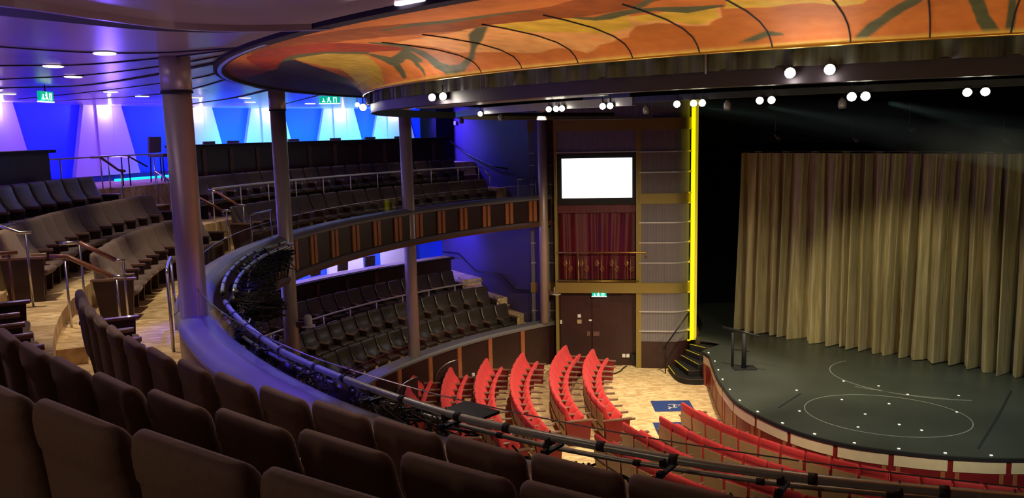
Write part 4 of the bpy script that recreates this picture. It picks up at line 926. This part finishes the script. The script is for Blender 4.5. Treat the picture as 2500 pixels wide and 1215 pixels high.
PB = [(203.7, 13.07), (210.5, 13.06), (216.1, 13.01), (222.4, 12.96), (227.5, 12.87), (229.9, 12.82), (232.5, 12.73), (237, 12.55), (241.8, 12.26), (246, 12.0)]
PL_ = [(203.2, 13.03), (195.9, 12.93), (187.4, 12.80), (183.5, 12.62), (180, 12.4)]
PR_ = [(202.4, 12.88), (197.2, 12.78), (187.9, 12.56), (184.3, 12.42), (180, 12.3)]
bar('outer pipe of the lighting rig along the near balcony front', PA, 5.68, 205.6, 246, .028)
bar('inner pipe of the lighting rig along the near balcony front', PB, 5.50, 204.5, 245, .017)
bar('outer pipe of the lighting rig on the left curve of the balcony', PL_, 5.68, 181.5, 203.2, .024)
bar('inner pipe of the lighting rig on the left curve of the balcony', PR_, 5.66, 182, 202.4, .026)
fPA = lerp_tab(PA)
rk = random.Random(21)
# clamps
for i, q in enumerate((207, 211, 215, 219.5, 223.8, 227.5, 231.2, 234.5, 237.4, 240.0, 242.4)):
    t = empty('pipe_clamp', pp(fPA(q) - .02, q, 5.6)); t.rotation_euler[2] = math.radians(q); t.scale = (.8, .7, .72); tag(t, 'dark bracket clamping the near rig pipes, number %s from the near column' % ['one', 'two', 'three', 'four', 'five', 'six', 'seven', 'eight', 'nine', 'ten', 'eleven'][i], 'clamp', 'pipe clamps on the near rig')
    MB().box((0, 0, -.02), (.30, .04, .025)).build('arm', 'darkmetal', t); MB().box((.02, 0, .08), (.075, .06, .08)).build('jaw', 'darkmetal', t); MB().tube([(.02, 0, .11), (.02, 0, .17)], .008, 6).build('bolt', 'steel', t); MB().box((.09, 0, -.01), (.06, .05, .05)).build('jaw', 'darkmetal', t)
# unlit lanterns and cable tangle hanging from the pipes
lan = empty('lantern', (0, 0, 0))
MB().loft([[Vector((a * math.cos(2 * PI * k / 12), y, -.16 + a * math.sin(2 * PI * k / 12))) for k in range(12)] for a, y in ((.045, .20), (.075, .14), (.075, -.02), (.085, -.04), (.085, -.16))]).build('housing', 'darkmetal', lan, True)
MB().tube([(-.09, .04, -.16), (-.09, .04, -.02), (.09, .04, -.02), (.09, .04, -.16)], .008, 6).build('yoke', 'black', lan)
MB().tube([(0, .04, -.02), (0, .04, .03)], .014, 6).build('hook', 'steel', lan)
MB().box((.02, .12, -.08), (.05, .06, .012)).build('shutter', 'cap', lan)
wds = ['first', 'second', 'third', 'fourth', 'fifth', 'sixth', 'seventh', 'eighth', 'ninth', 'tenth', 'eleventh', 'twelfth', 'thirteenth', 'fourteenth', 'fifteenth', 'sixteenth', 'seventeenth', 'eighteenth', 'nineteenth', 'twentieth', 'twenty-first', 'twenty-second', 'twenty-third', 'twenty-fourth', 'twenty-fifth', 'twenty-sixth', 'twenty-seventh', 'twenty-eighth']
lq = [182, 184.3, 186.5, 188.7, 190.6, 192.6, 194.6, 196.5, 198.4, 200.3, 202.0, 206.2, 208.6, 210.6, 213.0, 216.5, 221.0]
for i, q in enumerate(lq):
    o = lan if i == 0 else copy_tree(lan); o.location = pp(12.70 if q < 203 else 12.92, q, 5.58); o.rotation_euler = (rk.uniform(-.7, -.2), rk.uniform(-.2, .2), math.radians(q + 90) + rk.uniform(-.8, .8))
    tag(o, 'dark unlit lantern under the rig pipes, %s from the second column' % wds[i], 'lantern', 'unlit lanterns under the rig pipes')
def tangle(lab, a, b, r0, z0, n, seed, spread=.22):
    rr = random.Random(seed); m = MB()
    for _ in range(n):
        q = rr.uniform(a, b); L = []
        for k in range(7): L.append(pp(r0 - RD(q) * 1.2 + rr.uniform(-spread, spread * .6), q + k * rr.uniform(.15, .5), z0 - .04 - abs(rr.gauss(0, .11)) + (.04 if k in (0, 6) else 0)))
        m.tube(catmull(L, 3), rr.uniform(.006, .012), 5)
    o = m.build('cable_tangle', 'cable', smooth=True); o['kind'] = 'stuff'; return tag(o, lab, 'cables')
tangle('tangled black and green cables under the left curve of the rig', 181, 203, 12.66, 5.58, 330, 5, .36)
tangle('tangled cables along the near balcony rig', 205, 226, 12.98, 5.58, 70, 6, .10)
tangle('cables strung along the near rig on the right', 226, 244, 13.05, 5.52, 34, 7, .06)
o = MB().box((0, 0, 0), (.34, .22, .02)).build('black_plate', 'darkmetal', loc=pp(12.98, 228.0, 5.68)); o.rotation_euler[2] = math.radians(228 + 90); tag(o, 'flat black plate lying on the rig pipes near the front seats', 'plate')
for i, (q, z, r) in enumerate(((188.8, 5.38, 12.55), (187.4, 5.42, 12.5), (197.5, 5.12, 12.4))):
    o = MB().box((0, 0, 0), (.07, .01, .10)).build('paper_tag', 'white', loc=pp(r, q, z)); o.rotation_euler[2] = math.radians(q + 60); tag(o, 'small white paper tag hanging in the rig cables, ' + ['left of an upper pair', 'right of an upper pair', 'lowest one'][i], 'tag', 'paper tags in the rig')
# white motorised cameras on the columns
def ptz(lab, loc, rz):
    t = empty('dome_camera', loc, rz); tag(t, lab, 'camera')
    MB().loft([[Vector((a * math.cos(2 * PI * k / 20), a * math.sin(2 * PI * k / 20), z)) for k in range(20)] for a, z in ((.15, 0), (.15, .02), (.06, .03))]).build('shelf', 'white', t, True)
    MB().loft([[Vector((a * math.cos(2 * PI * k / 20), a * math.sin(2 * PI * k / 20), z)) for k in range(20)] for a, z in ((.075, .03), (.085, .08), (.085, .20), (.06, .25), (.02, .26))]).build('body', 'white', t, True)
    MB().box((-.14, 0, .05), (.16, .10, .12)).build('bracket', 'brown2', t)
ptz('white camera on a shelf fixed to the second column', pp(13.22, 172.0, 3.60) + Vector((.38, -.05, 0)), 0)
ptz('white camera on a shelf fixed to the column by the tower', pp(13.1, 124.15, 2.36) + Vector((.37, -.10, 0)), 0)

# ============================================================ SEATS
def back_mesh(name, m, secs, n=20):
    rings = []
    for z, y, t_, w in secs:
        ring = []
        for k in range(n):
            a = 2 * PI * k / n; c, s_ = math.cos(a), math.sin(a); e = .27
            ring.append(Vector((math.copysign(abs(c) ** e, c) * w / 2, y + math.copysign(abs(s_) ** .75, s_) * t_ / 2 + (.030 * (1 - abs(c) ** 2) * (1 if s_ > 0 and z < .66 else 0)) + .012 * abs(c) ** 2, z)))
        rings.append(ring)
    return MB().loft(rings).mesh(name, m, True)
SEC = [(z, (f + r) / 2, f - r, w) for z, f, r, w in ((.30, .26, .06, .46), (.36, .28, .03, .50), (.43, .285, .015, .510), (.49, .275, .008, .512), (.55, .25, .002, .514), (.61, .21, -.002, .515), (.68, .17, -.006, .516), (.76, .13, -.010, .516),
       (.825, .102, -.014, .517), (.845, .096, -.016, .517), (.86, .09, -.025, .519), (.90, .080, -.031, .518), (.94, .070, -.033, .517), (.965, .058, -.030, .510), (.985, .044, -.028, .490), (.997, .026, -.014, .46), (1.0, .016, -.004, .42))]
def cushion_mesh(name, m, z0=.37, y0=.20, y1=.56, tilt=.08):
    rings = []
    for f, h, w in ((0, .05, .42), (.06, .10, .46), (.5, .115, .475), (.88, .11, .475), (.97, .08, .46), (1, .03, .43)):
        y = (y1 - y0) * f; zc = y * tilt; ring = []
        for k in range(14):
            a = 2 * PI * k / 14; ring.append(Vector((math.copysign(abs(math.cos(a)) ** .4, math.cos(a)) * w / 2, y0 + y, z0 + zc + math.copysign(abs(math.sin(a)) ** .8, math.sin(a)) * h / 2)))
        rings.append(ring)
    return MB().loft(rings).mesh(name, m, True)
def arm_mesh(name='armrest', m='armwood'):
    return MB().loft([[Vector((.265 + x * w, y, z)) for x, z in ((-1, .57), (1, .57), (1, .60), (.7, .612), (-.7, .612), (-1, .60))] for y, w in ((.06, .026), (.2, .028), (.46, .030), (.50, .022))]).mesh(name, m)
def side_mesh(name='side_panel', m='brown'):
    P = [(.08, .565), (.48, .565), (.44, 0), (.14, 0)]
    return MB().loft([[Vector((x, y, z)) for y, z in P] for x in (.25, .28)]).mesh(name, m)
ARML = MB().loft([[Vector((.265 + x * w, y, z)) for x, z in ((-1, .57), (1, .57), (1, .60), (.7, .612), (-.7, .612), (-1, .60))] for y, w in ((.08, .026), (.3, .028), (.75, .030), (.80, .022))]).mesh('armrest', 'armwood')
ARM = arm_mesh(); SIDE = side_mesh(); SIDEW = side_mesh('side_panel', 'redwood')
endm = MB().loft([[Vector((x, y, z)) for y, z in ((.0, .60), (.54, .60), (.50, 0), (.08, 0))] for x in (.25, .30)]).mesh('end_panel', 'brown')
endr = MB().loft([[Vector((x, y, z)) for y, z in ((.0, .60), (.66, .60), (.60, 0), (.08, 0))] for x in (.25, .30)]).mesh('end_panel', 'redwood')
endcap = MB().box((.275, .335, .615), (.085, .74, .03)).mesh('end_cap', 'armwood')
endcapb = MB().box((.275, .275, .615), (.085, .60, .03)).mesh('end_cap', 'armwood')
def proto(kind):
    t = empty('theatre_seat', (0, 0, 0))
    if kind == 'brown':
        bm_ = ptr(back_mesh('backrest', 'velvet', SEC), 'backrest', t); ptr(cushion_mesh('seat_cushion', 'velvet'), 'seat_cushion', t)
    elif kind == 'far':
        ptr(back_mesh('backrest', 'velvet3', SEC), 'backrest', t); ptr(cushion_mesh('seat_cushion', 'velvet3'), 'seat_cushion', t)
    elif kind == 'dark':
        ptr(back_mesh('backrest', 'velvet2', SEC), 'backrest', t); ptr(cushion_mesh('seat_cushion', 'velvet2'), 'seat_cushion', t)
    else:
        S = [(z * .97, y, t_ * (1.05 if z > .7 else .85), w) for z, y, t_, w in SEC]
        ptr(back_mesh('backrest', 'red', S), 'backrest', t)
        bw = MB().loft([[Vector((x * .235, y, z)) for x, y in ((-1, yb), (1, yb), (1, yb + .015), (-1, yb + .015))] for z, yb in ((.20, .0), (.48, -.008), (.76, -.026))]).mesh('back_panel', 'tan'); ptr(bw, 'back_panel', t); ptr(MB().box((0, -.012, .40), (.49, .012, .030)).mesh('dark_line', 'black'), 'dark_line', t)  # dark line across the tan back at the seat junction
        me = cushion_mesh('seat_cushion', 'red', .0, .0, .40, 0); c = ptr(me, 'seat_cushion', t, (0, .30, .36)); c.rotation_euler[0] = math.radians(64)
    ptr(ARM if kind != 'red' else ARML, 'armrest', t); ptr(SIDE if kind != 'red' else SIDEW, 'side_panel', t)
    return t
PROTO = {}
def seat_row(kind, c, rf, a, b, z, lab, group, pitch=.53, end0=True, end1=True, frm='', count=None, flip=False):
    """a..b in degrees; labels count from the b end unless flip"""
    used = []
    t = b; q = b
    r = rf(b) if callable(rf) else rf
    places = []
    while q >= a:
        r = rf(q) if callable(rf) else rf
        places.append((q, r)); q -= math.degrees(pitch / r)
    n = len(places)
    for i, (q, r) in enumerate(places):
        if kind not in PROTO: o = PROTO[kind] = proto(kind)
        else:
            o = copy_tree(PROTO[kind])
            for chd in list(o.children):
                if chd.name.startswith('end_'): bpy.data.objects.remove(chd)
        o.location = pp(r, q, z, c); o.rotation_euler[2] = math.radians(q + 90)
        k = (n - 1 - i) if flip else i
        w = wds[k] if k < len(wds) else 'far'
        tag(o, lab % w, 'theatre seat', group); used.append(o)
    for o, side, flag in ((used[0], -1, end0), (used[-1], 1, end1)):
        pass
    # local +X of a seat points to growing angle for side +1
    if end0:
        e = ptr(endr if kind == 'red' else endm, 'end_panel', used[0]); ptr(endcap if kind == 'red' else endcapb, 'end_cap', used[0])
    if end1:
        e = ptr(endr if kind == 'red' else endm, 'end_panel', used[-1]); e.scale = (-1, 1, 1); e2 = ptr(endcap if kind == 'red' else endcapb, 'end_cap', used[-1]); e2.scale = (-1, 1, 1)
        e3 = None
    return used
CC = (CX, CY)
# near block (seen from behind)
seat_row('brown', CC, R1, 205.0, 241.0, 5.0, 'brown seat seen from behind, %s from the right in the front near row', 'seats in the front near row')
seat_row('brown', CC, R2, 207.5, 239.0, 5.4, 'brown seat seen from behind, %s from the right in the second near row', 'seats in the second near row')
seat_row('brown', CC, R3, 209.0, 236.6, 5.8, 'brown seat seen from behind, %s from the right in the nearest row', 'seats in the nearest row')
# left block
seat_row('brown', CC, R1, 171.6, 193.0, 5.0, 'dark brown seat, %s from the aisle in the left block front row', 'seats in the front row of the left block')
seat_row('brown', CC, R2, 171.0, 193.8, 5.4, 'dark brown seat, %s from the left in the left block second row', 'seats in the second row of the left block')
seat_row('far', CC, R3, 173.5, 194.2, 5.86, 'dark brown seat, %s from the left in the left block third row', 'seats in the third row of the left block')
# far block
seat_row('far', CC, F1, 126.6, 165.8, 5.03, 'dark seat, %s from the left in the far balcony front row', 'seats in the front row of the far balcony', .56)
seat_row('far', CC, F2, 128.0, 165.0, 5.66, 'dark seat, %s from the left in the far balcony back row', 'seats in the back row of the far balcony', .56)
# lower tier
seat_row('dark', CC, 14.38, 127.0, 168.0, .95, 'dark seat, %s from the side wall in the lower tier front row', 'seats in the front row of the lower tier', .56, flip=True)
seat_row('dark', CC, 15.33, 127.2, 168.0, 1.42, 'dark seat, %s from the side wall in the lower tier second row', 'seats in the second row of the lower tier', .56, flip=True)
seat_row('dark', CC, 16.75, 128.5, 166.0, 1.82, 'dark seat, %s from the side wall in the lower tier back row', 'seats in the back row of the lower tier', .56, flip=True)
# red stalls
RC = (RX, RY)
red_side = [(14.05, 175, 183.0, 'sixth'), (13.12, 172.5, 193, 'fifth'), (12.25, 168.5, 198, 'fourth'), (11.32, 164.5, 196.6, 'third'), (10.25, 158.9, 191.0, 'second'), (9.33, 160.6, 192.0, 'front')]
for r, a, b, w in red_side:
    seat_row('red', RC, r, a, b, 0, 'red seat, %s from the near end of the ' + w + ' side stalls row', 'red seats in the ' + w + ' side row', .54)
for r, a, b, w in ((7.42, 196.3, 285, 'front'), (8.38, 198.8, 250, 'second'), (9.35, 200.5, 235, 'third'), (10.25, 201.2, 222, 'fourth')):
    seat_row('red', RC, r, a, b, 0, 'red seat with tan back, %s from the aisle in the ' + w + ' centre row', 'red seats in the ' + w + ' centre row', .54, flip=True)

# ============================================================ HAZE IN THE LAMP BEAMS
hz = bpy.data.materials.new('beam_haze'); hz.use_nodes = True; hn = hz.node_tree.nodes; hn.remove(hn['Principled BSDF'])
vs = hn.new('ShaderNodeVolumeScatter'); vs.inputs['Color'].default_value = (.55, .75, .65, 1); vs.inputs['Density'].default_value = .11; vs.inputs['Anisotropy'].default_value = .2
hz.node_tree.links.new(vs.outputs[0], hn['Material Output'].inputs['Volume'])
BEAMS = [((3.35, 7.42, 7.78), (9.5, 13.0, 7.05)), ((2.42, 7.95, 7.78), (9.6, 14.6, 6.95)), ((1.95, 8.40, 7.80), (9.2, 15.6, 7.1)), ((.9, 9.6, 7.98), (6.6, 13.6, 7.5))]
for i, (a, b) in enumerate(BEAMS):
    a, b = Vector(a), Vector(b); d = (b - a).normalized(); L = (b - a).length
    u = d.cross(Vector((0, 0, 1))).normalized(); w = d.cross(u)
    rings = [[a + d * s + (u * math.cos(2 * PI * k / 20) + w * math.sin(2 * PI * k / 20)) * rr for k in range(20)] for s, rr in ((.12, .03), (L, .42))]
    o = MB().loft(rings).build('haze_beam', hz, smooth=True)
    tag(o, 'faint hazy light beam slanting right over the stage, ' + ['topmost at the right', 'second from the right', 'third from the right', 'farthest left'][i], 'light beam', 'hazy beams over the stage')
    spot('beam_light', a, b, 170, (.8, 1.0, .9), 2 * math.degrees(math.atan(.42 / L)), .9, .02)
